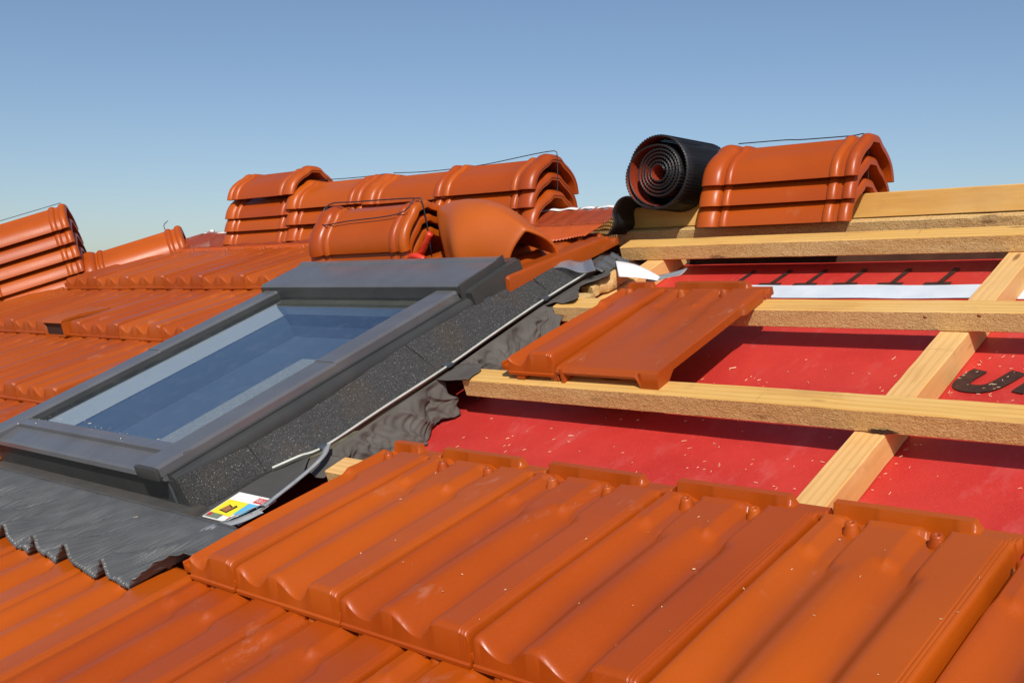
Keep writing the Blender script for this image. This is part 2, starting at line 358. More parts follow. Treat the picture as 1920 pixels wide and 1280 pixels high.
def tile_mesh(s0=0., s1=1., flat=False, flange=True):
    S_ = [s0 + (s1 - s0) * x for x in [i / 60 for i in range(61)]] + [x for x in (.006, .012, .02, .03, .085, .095, .16, .172, .248, .275, .29, .495, .507, .572, .584, .662, .69, .70, .940, .943, .946, .9485, .951, .9535, .956, .961, .966, .9685, .971, .9735, .976, .982, .988, .992, .995, .998) if s0 < x < s1]
    S_ = sorted(set([s0, s1] + [x for x in S_]))
    Ts = [.0105, .0125, .016, .022, .032, .05, .08, .12, .16, .20, .24, .258, .264, .270, .275, .280, .285, .290, .295, .300, .306, .312, .32, .33, .338, .345, .352, .358, .362, .366, .370, .377, .3855, .3895, .396, .40]
    rows = []; r = .008
    def bot(t): return .001 + .015 * (t / LT) ** 2
    def X(s): return s * (W - .0034)
    if not flat:
        rows.append([(X(s), .0, 0) for s in S_]); rows.append([(X(s), -.0003, .0045) for s in S_]); rows.append([(X(s), .0022, .0062) for s in S_])
    else:
        rows.append([(X(s), .002, (tile_h(s, .02, True) - .013) * (1 - sm(.80, .84, s))) for s in S_])
        rows.append([(X(s), .0, (tile_h(s, .02, True) - .012) * (1 - sm(.80, .84, s)) + .004) for s in S_])
    for i, t in enumerate([.0045, .0056, .0070, .0088] + Ts):
        row = []
        for s in S_:
            h = tile_h(s, max(t, .012), flat)
            if t < .014: q = (t - .0036) / (.014 - .0036); h = h - .0068 * (1 - math.sqrt(max(0, 1 - (1 - q) ** 2))) * min(1, h / .035)
            row.append((X(s), t, h))
        rows.append(row)
    V, F, _ = grid(rows); nS = len(S_); nR = len(rows)
    # right wall, left wall, head wall, bottom
    b = len(V); base = []
    for i in range(nR):
        t = rows[i][0][1]; z = bot(max(t, 0)) if i > 0 else rows[0][-1][2]
        if flat and i > 0: z = rows[i][-1][2] - .014 - .028 * (1 - sm(.012, .05, t))
        V.append(Vector((X(s1), t, min(z, rows[i][-1][2])))); V.append(Vector((X(s0), t, min(z if not (flat and i < 2) else rows[i][0][2], rows[i][0][2]))))
    for i in range(nR - 1):
        F.append((i * nS + nS - 1, (i + 1) * nS + nS - 1, b + (i + 1) * 2, b + i * 2)[::-1])
        F.append(((i + 1) * nS, i * nS, b + i * 2 + 1, b + (i + 1) * 2 + 1)[::-1])
        if not flat: F.append((b + i * 2, b + (i + 1) * 2, b + (i + 1) * 2 + 1, b + i * 2 + 1)[::-1])
    F.append(tuple([(nR - 1) * nS + j for j in range(nS)] + [b + (nR - 1) * 2, b + (nR - 1) * 2 + 1]))
    out = (V, F, None)
    if flat:   # hollow underside of the vent type tile: inner sheet and small ribs
        U = [[(X(s), t, tile_h(s, t, True) - .012) for s in S_ if s < .84] for t in (.002, .1, .2, .3, .398)]
        u = grid(U); u = (u[0], [f[::-1] for f in u[1]], None)
        out = merge(out, u, box(X(.83), X(.85), .002, .05, .002, .030), box(X(.83), X(.985), .03, .396, .022, .030), *[box(X(s) - .0015, X(s) + .0015, .012, .3, .018, .031) for s in (.2, .42, .64)], box(X(.04), X(.075), .0, .3, .001, .03, .001))
    else:
        nb = [extr([(X(s), .003), (X(s + .025), -.0075), (X(s + .10), -.0080), (X(s + .12), .003)], .0015, .03, 'y') for s in (.14, .56) if s + .12 < s1 and s >= s0]
        out = merge(out, *nb)
    if flange:
        out = merge(out, box(X(s0) - .0165, X(s0) + .001, .003, .385, .006, .016, .001), box(X(s0) - .0168, X(s0) - .013, .003, .385, .014, .021, .001))
    return out
def boss_mesh():
    rows = []; pr = [(.0105, -.006), (.0095, .0), (.0075, .0035), (.0068, .008), (.0058, .0098), (.0034, .0098), (.0028, .0090), (.0026, .004), (.0005, .004)]
    for r, z in pr: rows.append([(r * math.cos(a * math.pi / 9), r * math.sin(a * math.pi / 9), z) for a in range(18)])
    return grid(rows, cv=True)

def lattice_noise(v, sc_=1.): return noise.noise(Vector(v) * sc_)
TG = {'full': tile_mesh(), 'half': tile_mesh(.5, 1.), 'flat': tile_mesh(flat=True)}
TM = {}
def tile_proto(kind, mat=CLAY):
    """creates a tile thing of a kind at the origin"""
    r = thing('roof_tile', 'orange clay roof tile', 'roof tile')
    obj('tile_body', TG[kind], mat, r, angle=38)
    for s in ((.205, .65) if kind != 'half' else (.645,)):
        b = obj('nail_boss', boss_mesh(), mat, r); b.location = (s * (W - .0024) + .001, .3475, tile_h(s, .340) + .0030)
        b.rotation_euler = (0, 0, .4)
    return r
PROT = {}
def place_tile(kind, u, v, label, group, n=NN, mat=CLAY, rz=0, rx=0, clip=None, noise_=1.0):
    key = (kind, mat.name)
    jit = noise_
    mw = T(u + random.uniform(-.0006, .0006) * jit, v + random.uniform(-.0012, .0012) * jit, n + random.uniform(-.0004, .0006) * jit, TILT + rx, 0, rz + random.uniform(-.0025, .0025) * jit)
    if key not in PROT:
        p = tile_proto(kind, mat); PROT[key] = p; p.matrix_world = mw; p['label'] = label; p['group'] = group; r = p
    else: r = dup(PROT[key], mw, label, group)
    if clip:   # cut along the hip: clip = (point, normal) in roof frame, keep the side the normal points to
        inv = mw.inverted() @ RM
        pl = inv @ Vector(clip[0]); nl = (inv.to_3x3() @ Vector(clip[1])).normalized()
        for ch in list(r.children):
            me = ch.data.copy(); off = ch.matrix_basis
            bm = bmesh.new(); bm.from_mesh(me); li = off.inverted()
            res = bmesh.ops.bisect_plane(bm, geom=bm.verts[:] + bm.edges[:] + bm.faces[:], plane_co=li @ pl, plane_no=(li.to_3x3() @ nl), clear_inner=True)
            ed = [e for e in res['geom_cut'] if isinstance(e, bmesh.types.BMEdge)]
            try: bmesh.ops.holes_fill(bm, edges=ed)
            except Exception: pass
            if len(bm.verts) == 0: bm.free(); bpy.data.objects.remove(ch); continue
            bm.to_mesh(me); bm.free(); ch.data = me
    return r
def ordn(i): return ['first', 'second', 'third', 'fourth', 'fifth', 'sixth', 'seventh', 'eighth', 'ninth', 'tenth', 'eleventh'][i]

# ------------------------------------------------------------------ setting: ground, house
o = obj('ground', ([(-600, -600, -5.2), (600, -600, -5.2), (600, 600, -5.2), (-600, 600, -5.2)], [(0, 1, 2, 3)], None), GROUND, smooth=False); tag(o, kind='structure')
HIP = Vector((-2.29, 1.19, 0)); HD = Vector((-.39, -.59, 0))          # hip corner and direction down the hip, roof frame
RIDGE_U1 = 3.2
house = thing('house', 'tiled house under the unfinished orange roof', 'house')
def rw(u, v, n): return RM @ Vector((u, v, n))
k = 2.35 / .59
hb = HIP + HD * k; vb = hb.y
top = NM - .006
a0 = rw(HIP.x, HIP.y, top); a1 = rw(RIDGE_U1, HIP.y, top); b0 = rw(hb.x, vb, top); b1 = rw(RIDGE_U1, vb, top)
yr = a0.y; mir = lambda p: Vector((p.x, 2 * yr - p.y, p.z))
c0, c1 = mir(b0), mir(b1)
dn = Vector((0, 0, -.03))
hx0, hx1, hy0, hy1, hz0, hz1 = -.99, -.42, -.14, .56, -.3, .1         # opening below the roof window
def slab(ps):
    n_ = len(ps); V = list(ps) + [p + dn for p in ps]; F = [tuple(range(n_)), tuple(range(n_, 2 * n_))[::-1]] + [(i, n_ + i, n_ + (i + 1) % n_, (i + 1) % n_) for i in range(n_)]
    return V, F, None
q = lambda u, v: rw(u, v, top)
def hipu(v): return HIP.x + HD.x / HD.y * (v - HIP.y)
obj('roof_deck', merge(slab([q(hipu(hy1), hy1), q(RIDGE_U1, hy1), q(RIDGE_U1, 1.112), q(hipu(1.112), 1.112)]), slab([b0, b1, q(RIDGE_U1, hy0), q(hipu(hy0), hy0)]),
    slab([q(hipu(hy0), hy0), q(hx0, hy0), q(hx0, hy1), q(hipu(hy1), hy1)]), slab([q(hx1, hy0), q(RIDGE_U1, hy0), q(RIDGE_U1, hy1), q(hx1, hy1)])), DECK, house, smooth=False)
obj('rear_roof', slab([a0, a1, c1, c0][::-1]), CLAY_V, house, smooth=False)
obj('hip_roof', slab([a0, c0, b0]), CLAY_V, house, smooth=False)
wz = b0.z - .1
bx0, bx1, by0, by1 = b0.x + .35, RIDGE_U1 - .1, b0.y + .35, c0.y - .35
obj('wall', box(bx0, bx1, by0, by1, -5.2, wz), PLASTER, house, smooth=False)
obj('gable_wall', ([(bx1 - .05, b1.y, wz), (bx1 - .05, c1.y, wz), (bx1 - .05, yr, a0.z - .06), (bx1, b1.y, wz), (bx1, c1.y, wz), (bx1, yr, a0.z - .06)], [(0, 1, 2), (5, 4, 3), (0, 3, 4, 1), (1, 4, 5, 2), (2, 5, 3, 0)], None), PLASTER, house, smooth=False)

# ------------------------------------------------------------------ red underlay membrane with print, tape
mem = thing('roofing_membrane', 'red roofing underlay sheet stretched below the pine battens', 'underlay')
mem.matrix_world = RM
def memn(u, v): return NM + .0012 * lattice_noise((u * 3, v * 5, 0), 1.5) + .0006 * lattice_noise((u * 9, v * 14, 3), 1.3)
rows = [[(-.40 + 3.5 * i / 110, -.75 + 1.862 * j / 60, memn(-.40 + 3.5 * i / 110, -.75 + 1.862 * j / 60)) for i in range(111)] for j in range(61)]
obj('sheet', grid(rows), RED, mem)
rows = [[(-.05 + 3.1 * i / 90, v, memn(-.05 + 3.1 * i / 90, v) + .0022 + .0006 * math.sin(i * .9)) for i in range(91)] for v in (.914, .935, .955, .978 )]
for j, r_ in enumerate(rows):
    if j in (0, 3): rows[j] = [(x, y + .003 * lattice_noise((x * 7, j, 0)), z) for x, y, z in r_]
tag(obj('overlap_tape', grid(rows), TAPE_W, mem), 'pale blue tape over the membrane lap')
def flatshape(polys, z):
    V, F = [], []
    for P_ in polys:
        b = len(V); n_ = len(P_)
        V += [(x, y, z) for x, y in P_]; F.append(tuple(range(b, b + n_)))
    return V, F, None
# letter "u": thick italic strokes
def stroke(pts, wd):
    P_ = smooth_path([(x, y, 0) for x, y in pts], 8); L_, R_ = [], []
    for i, p in enumerate(P_):
        t = (P_[min(i + 1, len(P_) - 1)] - P_[max(i - 1, 0)]).normalized(); nrm = Vector((-t.y, t.x, 0)) * wd / 2
        L_.append(p + nrm); R_.append(p - nrm)
    V = L_ + R_; n_ = len(L_); return [tuple(v) for v in V], [(i, i + 1, n_ + i + 1, n_ + i) for i in range(n_ - 1)], None
def atz(VF, z): return [(v[0], v[1], z) for v in VF[0]], VF[1], None
zl = NM + .0022
for x0 in (.584,):
    g = merge(stroke([(x0 + .018, .632), (x0 + .006, .598), (x0 + .008, .576), (x0 + .030, .570), (x0 + .052, .582), (x0 + .074, .632)], .025))
    obj('printed_letter', atz(g, zl), BLACK, mem, smooth=False)
    g = merge(stroke([(x0 + .090, .565), (x0 + .112, .632)], .019), stroke([(x0 + .100, .598), (x0 + .120, .624), (x0 + .142, .624), (x0 + .146, .602), (x0 + .132, .565)], .019))
    obj('printed_letter', atz(g, zl + .0004), BLACK, mem, smooth=False)
for i, x0 in enumerate((-.02, .066, .146, .231, .322, .413, .62, .71, .80)):
    g = merge(stroke([(x0 - .026, .984), (x0 + .024, .986)], .013), stroke([(x0 + .002, .988), (x0 + .010, 1.065)], .011))
    obj('printed_letter', atz(g, zl + .0003 * (i % 2)), BLACK, mem, smooth=False)

# ------------------------------------------------------------------ timber
def timber(name, label, u0, v0, n0, L_, w_, h_, rz=0, mats=(PINE, PINE_F), cat='batten', group=None, warp=.0016, seed=0, mw=None, rough_front=True):
    nx = max(8, int(L_ / .03)); rows = []; b = .0018
    pr = [(0, b), (0, h_ - b), (b, h_), (w_ * .33, h_), (w_ * .66, h_), (w_ - b, h_), (w_, h_ - b), (w_, b), (w_ - b, 0), (b, 0)]
    for i in range(nx + 1):
        x = L_ * i / nx; row = []
        for j, (y, z) in enumerate(pr):
            e = .0009 * lattice_noise((x * 30, j * 3.1, seed)) + warp * lattice_noise((x * 1.6, seed * 7.7, .5))
            f = warp * .7 * lattice_noise((x * 1.4, seed * 5.3, 4.5)) + .0006 * lattice_noise((x * 22, j * 1.7, seed + 9))
            row.append((x, y + e, z + f))
        rows.append(row)
    V, F, _ = grid(rows, cv=True); np_ = len(pr); I = []
    for i in range(nx):
        for j in range(np_): I.append(1 if (j == 0 and rough_front) else 0)
    F = [f[::-1] for f in F]
    F += [tuple(range(np_)), tuple(range(nx * np_, nx * np_ + np_))[::-1]]; I += [1, 1]
    o = obj(name, (V, F, I), list(mats), mw=mw if mw is not None else T(u0, v0, n0, 0, 0, rz), smooth=True, angle=35)
    return tag(o, label, cat, group)
BG = 'pine tiling battens nailed across the roof'
timber('roof_batten', 'lowest bare pine batten, carrying the noses of the loose tiles', -.217, .34, -TB, 3.3, WB, TB, cat='batten', group=BG, seed=1)
MIDB = timber('roof_batten', 'middle pine batten under the heads of the two loose tiles', -.262, .68, -TB, 3.35, WB, TB, group=BG, seed=2)
timber('roof_batten', 'pine batten next below the ridge beam with rough sawn front', -.329, 1.030, -TB, 3.4, WB, TB, group=BG, seed=3)
timber('roof_batten', 'shaded topmost batten tight under the ridge beam', -2.2, 1.150, -TB - .004, 5.3, .020, TB, group=BG, seed=4, mats=(PINE_F, PINE_F))
timber('roof_batten', 'short batten end peeping out beside the skylight skirt, above the front tiles', -.22, .0, -TB, 3.3, WB, TB, group=BG, seed=5, mats=(PINE_O, PINE_F))
# counter battens run up the slope: local x = up slope
def cbat(u0, label, seed, v0=-.72, L_=1.86):
    mw = T(u0, v0, NM, 0, 0, math.radians(90)) @ Matrix.Translation((0, -.0451, 0))
    return timber('counter_batten', label, 0, 0, 0, L_, .0451, HC - .0008, mats=(PINE_O, PINE), cat='batten', group='counter battens running up the slope', warp=.0004, seed=seed, mw=mw, rough_front=False)
cbat(.5277, 'pine counter batten running up the slope over the red membrane', 11)
cbat(-.262, 'counter batten mostly hidden beside the skylight, ending in splintered wood', 12, .70, .42)
# ridge beam: vertical board standing on the ridge (world frame)
pr0 = RM @ Vector((-2.25, 1.172, -.004))
o = timber('ridge_beam', 'pale planed pine ridge beam along the top of the roof', 0, 0, 0, 5.35, .045, .0515, mats=(PINE, PINE), cat='beam', seed=21, mw=Matrix.Translation(pr0))
timber('shade_board', 'added board with painted dark shade below the ridge beam, behind the topmost battens', 0, 0, 0, 5.35, .030, .110, mats=(SHADE, SHADE), cat='board', seed=22, mw=Matrix.Translation(pr0 + Vector((0, .010, -.112))))  # board added to close the gap under the beam; dark brown paints its shade

# ------------------------------------------------------------------ roof tiles
GA = 'orange clay roof tiles laid in rows'
vA = -.326
place_tile('half', -W, vA, 'half width roof tile beside the skylight flashing, at the left end of the front row', GA)
for i in range(5):
    lab = ['first full width tile right of the half tile in the front row', 'second full width tile right of the half tile in the front row',
           'third full width tile right of the half tile in the front row', 'front row tile whose head touches the foot of the counter batten',
           'tile cut off by the right picture edge, beyond a dark gap in the front row'][i]
    place_tile('full', i * W + (.003 if i == 4 else 0), vA - (.02 if i == 4 else 0), lab, GA, n=NN - (.006 if i == 4 else 0))
for k_ in range(-4, 4):
    lab = {-4: 'bottom row tile at the left picture edge under the pleated flashing', -3: 'bottom row tile second from the left picture edge, under the wavy flashing hem',
           -2: 'bottom row tile below the pointed corner of the pleated flashing', -1: 'bottom row tile starting under the nose of the half tile',
           0: 'bottom row tile under the first full front row tile', 1: 'bottom row tile seen under the second full front row tile at the lower edge',
           2: 'bottom row tile under the third full front row tile, barely in view', 3: 'rightmost bottom row tile under the fourth front row tile'}[k_]
    place_tile('full', (k_ - .5) * W, vA - E_, lab, GA, clip=((0, -.314, 0), (0, -1, 0)) if k_ < 0 else None)
# loose pair on the battens
LG = 'loose roof tiles hung on the bare battens'
place_tile('half', -W - .001, vA + 2 * E_ - .001, 'narrow loose half tile hung on the battens next to the skylight skirt', LG, n=.010, rx=.045)
place_tile('flat', .0, vA + 2 * E_, 'wide loose tile with dusty flat nose hung on the bare battens', LG, n=-.004, mat=CLAY_V, rx=.083, rz=.0)
# left field: rows up to the hip
nv = Vector((HD.y, -HD.x, 0)).normalized(); nv = nv if nv.x > 0 else -nv
clip = ((HIP.x + nv.x * .015, HIP.y + nv.y * .015, 0), tuple(nv))
rowlab = ['row below the ridge', 'second row below the ridge', 'third row below the ridge', 'fourth row below the ridge']
for r_, (v0, kk, off) in enumerate(((vA + 3 * E_, range(-12, -1), .5), (vA + 2 * E_, range(-14, -5), 0.), (vA + E_, range(-14, -5), .5), (vA, range(-14, -5), 0.))):
    cnt = 0
    for k_ in kk:
        u0 = (k_ - off) * W
        if u0 + W < hipu(v0 + LT) : continue
        far = u0 > hipu(v0) + .02
        lab = '%s tile from the hip in the %s, left of the skylight' % (ordn(cnt), rowlab[r_])
        if r_ == 0 and u0 > -1.25: lab = '%s tile from the hip in the row below the ridge, behind the skylight hood' % ordn(cnt)
        if r_ == 0 and k_ == -2: lab = 'roof tile with free right edge between the smooth domed tile and the skylight foam strip'
        u_, v_ = u0, v0
        if r_ == 0 and k_ == -2: u_ = -.552; v_ = .655
        if r_ == 1 and k_ == -9:
            lab = 'ventilation tile with a dark slot in its nose, second row below the ridge'
            t = place_tile('full', u_, v_, lab, GA, mat=CLAY_V); VENT = t
        else: place_tile('full', u_, v_, lab, GA, mat=CLAY_V, clip=None if far else clip)
        cnt += 1
# the vent tile's hooded slot
h = extr([(-.010, .0), (-.014, .001), (-.004, .030), (.03, .042), (.09, .042), (.09, .03)], .006, .012, 'x')
hood = merge(extr([(-.012, .040), (-.008, .046), (.0, .049), (.05, .050), (.10, .046), (.14, .043), (.14, .038), (.0, .041), (-.004, .040)], .02, .135, 'x'),
             box(.02, .026, -.010, .05, .002, .043), box(.129, .135, -.010, .05, .002, .043), box(.02, .135, -.012, .0, .0005, .0045))
obj('vent_hood', hood, CLAY_V, VENT, smooth=True, angle=30)
obj('vent_slot_shade', box(.026, .129, -.0045, -.0015, .005, .038), BLACK, VENT, smooth=False)  # black box stands in for the shade inside the open slot

# ------------------------------------------------------------------ ridge tiles
RW, RH, RL = .093, .084, .348
HP = [(1.0, -.02), (1.0, .0), (.978, .12), (.940, .26), (.87, .41), (.78, .53), (.67, .635), (.55, .73), (.43, .80), (.34, .865), (.275, .93), (.225, .975), (.17, .995), (.08, 1.0)]
PR = [(-a, b) for a, b in HP] + [(0, 1.0)] + [(a, b) for a, b in HP[::-1]]
def rprof(off):
    pts = [Vector((a * RW, b * RH)) for a, b in PR]; out = []
    for i, p in enumerate(pts):
        t = (pts[min(i + 1, len(pts) - 1)] - pts[max(i - 1, 0)]).normalized(); nrm = Vector((-t.y, t.x))
        if i == 0: nrm = Vector((-1, 0))
        if i == len(pts) - 1: nrm = Vector((1, 0))
        out.append(p + nrm * off)
    return out
def band(stations, inner):
    """closed band following the ridge profile; stations = [(x, offset)]"""
    rows = [[(x, p.x, p.y) for p in rprof(o_)] for x, o_ in stations]
    rows += [[(x, p.x, p.y) for p in rprof(inner)] for x, _ in stations[::-1]]
    V, F, _ = grid(rows, cu=True); n_ = len(rows[0]); m_ = len(rows)
    F = [f[::-1] for f in F]
    k_ = len(stations)
    for e in (0, n_ - 1):
        for i in range(k_ - 1):
            f = (i * n_ + e, (i + 1) * n_ + e, (m_ - 2 - i) * n_ + e, (m_ - 1 - i) * n_ + e); F.append(f if e == 0 else f[::-1])
    return V, F, None
def bumps(x0, x1, h, n_=8, base=-.0015, p=.55): return [(x0 + (x1 - x0) * i / n_, base + (h - base) * math.sin(math.pi * i / n_) ** p) for i in range(n_ + 1)]
RT_BODY = band([(x * RL / 12, .0) for x in range(13)], -.010)
RT_COLL = band(bumps(-.002, .052, .0125, 10), -.004)
RT_RIBS = [band(bumps(.056, .078, .0065), -.004), band(bumps(.300, .324, .0065), -.004), band(bumps(.334, .361, .0078), -.011)]
def ridge_proto(mw, label, group):
    r = thing('ridge_tile', label, 'ridge tile', group, mw)
    obj('tile_body', RT_BODY, CLAY_R, r, angle=50); obj('collar', RT_COLL, CLAY_R, r, angle=60)
    for g in RT_RIBS: obj('rib', g, CLAY_R, r, angle=60)
    return r
RP = [None]
def ridge(mw, label, group='stacked orange ridge tiles waiting on the roof'):
    if RP[0] is None: RP[0] = ridge_proto(mw, label, group); return RP[0]
    return dup(RP[0], mw, label, group)
def place(x, y, z, flip=False, rx=0, ry=0, rz=0):
    m = Matrix.Translation((x, y, z)) @ Matrix.Rotation(rz, 4, 'Z') @ Matrix.Rotation(ry, 4, 'Y') @ Matrix.Rotation(rx, 4, 'X')
    if flip: m = m @ Matrix.Translation((RL, 0, 0)) @ Matrix.Rotation(math.pi, 4, 'Z')
    return m
YR = 1.085
def stack(n_, x, y, z, dz, what, flip=False, jit=.004, rx=0, ry=0, rz=0, dx=.004, topflip=None, topjit=(0, 0, 0)):
    names = {3: ['bottom', 'middle', 'top'], 4: ['bottom', 'second lowest', 'second highest', 'top'], 2: ['lower', 'upper']}[n_]
    for i in range(n_):
        j = (random.uniform(-jit, jit), random.uniform(-jit, jit) * .6)
        fl = flip
        if i == n_ - 1 and topflip is not None: fl = topflip
        tj = topjit if i == n_ - 1 else (0, 0, 0)
        ridge(place(x + j[0] + dx * i + tj[0], y + j[1] + tj[1], z + dz * i + tj[2], fl, rx, ry, rz + random.uniform(-.01, .01)), '%s ridge tile of %s' % (names[i], what))
stack(3, -.148, YR, .434, .0455, 'the strapped stack on the bare pine ridge beam', dx=.006)
stack(3, -.975, YR, .458, .0465, 'the open ended stack just left of the red mesh', flip=True, dx=-.003)
stack(3, -1.320, YR + .01, .455, .0455, 'the ridge stack directly behind the smooth domed tile')
stack(3, -1.672, YR, .450, .050, 'the ridge stack half hidden behind the strapped front stack')
stack(4, -2.015, YR, .448, .043, 'the leftmost stack on the ridge, at the hip corner', topflip=True, topjit=(.02, 0, .020))
# front stack lies on the slope above the skylight
for i, nm in enumerate(('bottom', 'middle', 'top')):
    mw = T(-1.130 + .006 * i, .853, .034 + .034 * i) @ Matrix.Rotation(.03, 4, 'Z')
    ridge(mw, '%s ridge tile of the strapped front stack lying above the skylight hood' % nm)
# hip tiles
hw0 = RM @ HIP; hdir = -(RM.to_3x3() @ HD).normalized()             # pointing up the hip
yv = Vector((0, 0, 1)).cross(hdir).normalized(); zv = hdir.cross(yv).normalized()
def hipm(s, z, dy=0, tilt=0):
    p = hw0 - hdir * s + zv * z + yv * dy
    return Matrix(((hdir.x, yv.x, zv.x, p.x), (hdir.y, yv.y, zv.y, p.y), (hdir.z, yv.z, zv.z, p.z), (0, 0, 0, 1))) @ Matrix.Rotation(tilt, 4, 'Y')
HG = 'ridge tiles laid along the hip'
ridge(hipm(.425, .010), 'laid hip tile between the left stack and the red ridge mesh', HG)
ridge(hipm(.785, -.004), 'lowest laid hip tile running out of the left picture edge under the stack', HG)
for i in range(4):
    ridge(hipm(.772 + .0 * i, .043 + .053 * i, dy=.0), '%s ridge tile of the stack at the left picture edge' % ['bottom', 'second lowest', 'second highest', 'top'][i])

# wires and straps
def wire(pts, label, r=.0012, k_=5):
    o = obj('strap_wire', tube(smooth_path(pts, k_), r, 6), WIRE); return tag(o, label, 'strap', 'black strapping of the tile stacks')
wire([(-.095, YR, .624), (.02, YR - .002, .6215), (.06, YR, .619), (.17, YR, .6165), (.203, YR - .004, .617), (.210, YR - .004, .60), (.211, YR - .004, .58), (.210, YR + .002, .52), (.205, YR, .50)], 'black strap over the stack on the pine ridge beam, hanging down its open end')
wire([(-.95, YR, .636), (-.86, YR, .640), (-.72, YR, .651), (-.655, YR, .6545), (-.632, YR, .652), (-.6275, YR, .638), (-.626, YR, .59), (-.628, YR, .52)], 'black strap over the stack with open end, rising to the right')
wire([(-1.26, YR, .6425), (-1.12, YR, .636), (-.94, YR, .636)], 'short black strap over the stack behind the smooth domed tile')
wire([(-1.62, YR, .6465), (-1.54, YR, .643), (-1.40, YR, .6405), (-1.29, YR, .6425)], 'black strap over the stack behind the front stack')
R3 = lambda u, v, n: tuple(RM @ Vector((u, v, n)))
wire([R3(-1.10, .80, .172), R3(-1.10, .856, .2065), R3(-1.0, .862, .207), R3(-.85, .866, .2045), R3(-.768, .862, .203), R3(-.752, .86, .195), R3(-.748, .85, .13), R3(-.75, .84, .07)], 'black strap looped over the front stack above the skylight', .0017, 4)
wire([R3(-1.10, .856, .2065), R3(-1.085, .80, .172), R3(-.98, .806, .174), R3(-.80, .82, .180), R3(-.768, .852, .2045)], 'second turn of the strap along the front stack flank', .0015, 4)
wire([tuple(hipm(.86, .300) @ Vector((0, 0, 0))), tuple(hipm(.66, .299) @ Vector((0, 0, 0))), tuple(hipm(.425, .298) @ Vector((0, 0, 0)))], 'thin black strap over the stack at the left picture edge')
wire([tuple(hipm(.12, .098) @ Vector((0, 0, 0))), tuple(hipm(.118, .118) @ Vector((0, 0, 0))), tuple(hipm(.10, .128) @ Vector((0, 0, 0)))], 'bent wire sticking up from the laid hip tile', .0014, 4)

# ------------------------------------------------------------------ smooth ridge cap
def cap_ring(c_, ax, hw_, hh, ogee, n_=28, lift=0):
    c_ = Vector(c_); ax = Vector(ax).normalized(); out = []
    for i in range(n_ + 1):
        a = math.pi * i / n_; x = math.cos(a); z = math.sin(a)
        zz = z ** .85; xx = x
        if ogee:
            g = 1 - abs(x); zz = (1 - ogee) * zz + ogee * (g ** 1.15 * 1.0 + .12 * math.sin(math.pi * min(1, g * 1.0)) * (1 - g))
        out.append(c_ + ax * xx * hw_ + Vector((0, 0, 1)) * (zz * hh + lift))
    return out
cap_rows = []; st = []
for i in range(13):
    a = i / 12; ang = math.radians(53.9 + 80 * sm(-.1, 1.05, a)); D_ = Vector((math.cos(ang), math.sin(ang), 0))
    c_ = Vector((-.403, .815, .045)).lerp(Vector((-.752, .895, .045)), a)
    hw_ = .064 + .080 * sm(-.05, .9, a); hh = .083 + .028 * a + .175 * a * (1 - a); og = .4 * (1 - sm(0, .35, a))
    row = cap_ring(c_, D_, hw_, hh, og)
    cap_rows.append(row); st.append((0, c_.x, c_.y, hw_, hh))
inn = []
for r_, s_ in zip(cap_rows, st):
    c0_ = Vector((s_[1], s_[2], .045)); inn.append([p + (c0_ + Vector((0, 0, s_[4] * .3)) - p).normalized() * .012 for p in r_])
Vc, Fc, _ = grid(cap_rows + inn[::-1], cu=True)
o = obj('domed_end_tile', (Vc, Fc, None), CLAY_M, mw=RM); s_ = o.modifiers.new('sub', 'SUBSURF'); s_.levels = 1; s_.render_levels = 1
bm = bmesh.new(); bm.from_mesh(o.data); bmesh.ops.recalc_face_normals(bm, faces=bm.faces); bm.to_mesh(o.data); bm.free(); o.data.shade_smooth()
tag(o, 'big smooth domed end cap with ogee mouth lying above the skylight', 'end tile')

# ------------------------------------------------------------------ pliers
pl = thing('pliers', 'red handled pliers lying between the front stack and the smooth domed tile', 'pliers', mw=RM)
obj('handle', tube(smooth_path([(-.752, .800, .080), (-.730, .79, .088), (-.708, .79, .108), (-.684, .795, .135)], 6), .008, 10, rr=None), RED_T, pl)
obj('handle', tube(smooth_path([(-.775, .785, .070), (-.752, .775, .083), (-.73, .772, .086), (-.708, .775, .076)], 6), .0085, 10), RED_T, pl)
obj('jaw', tube([(-.805, .80, .078), (-.790, .795, .080), (-.770, .79, .080)], .01, 10, rr=[.004, .011, .010]), BLU_T, pl)

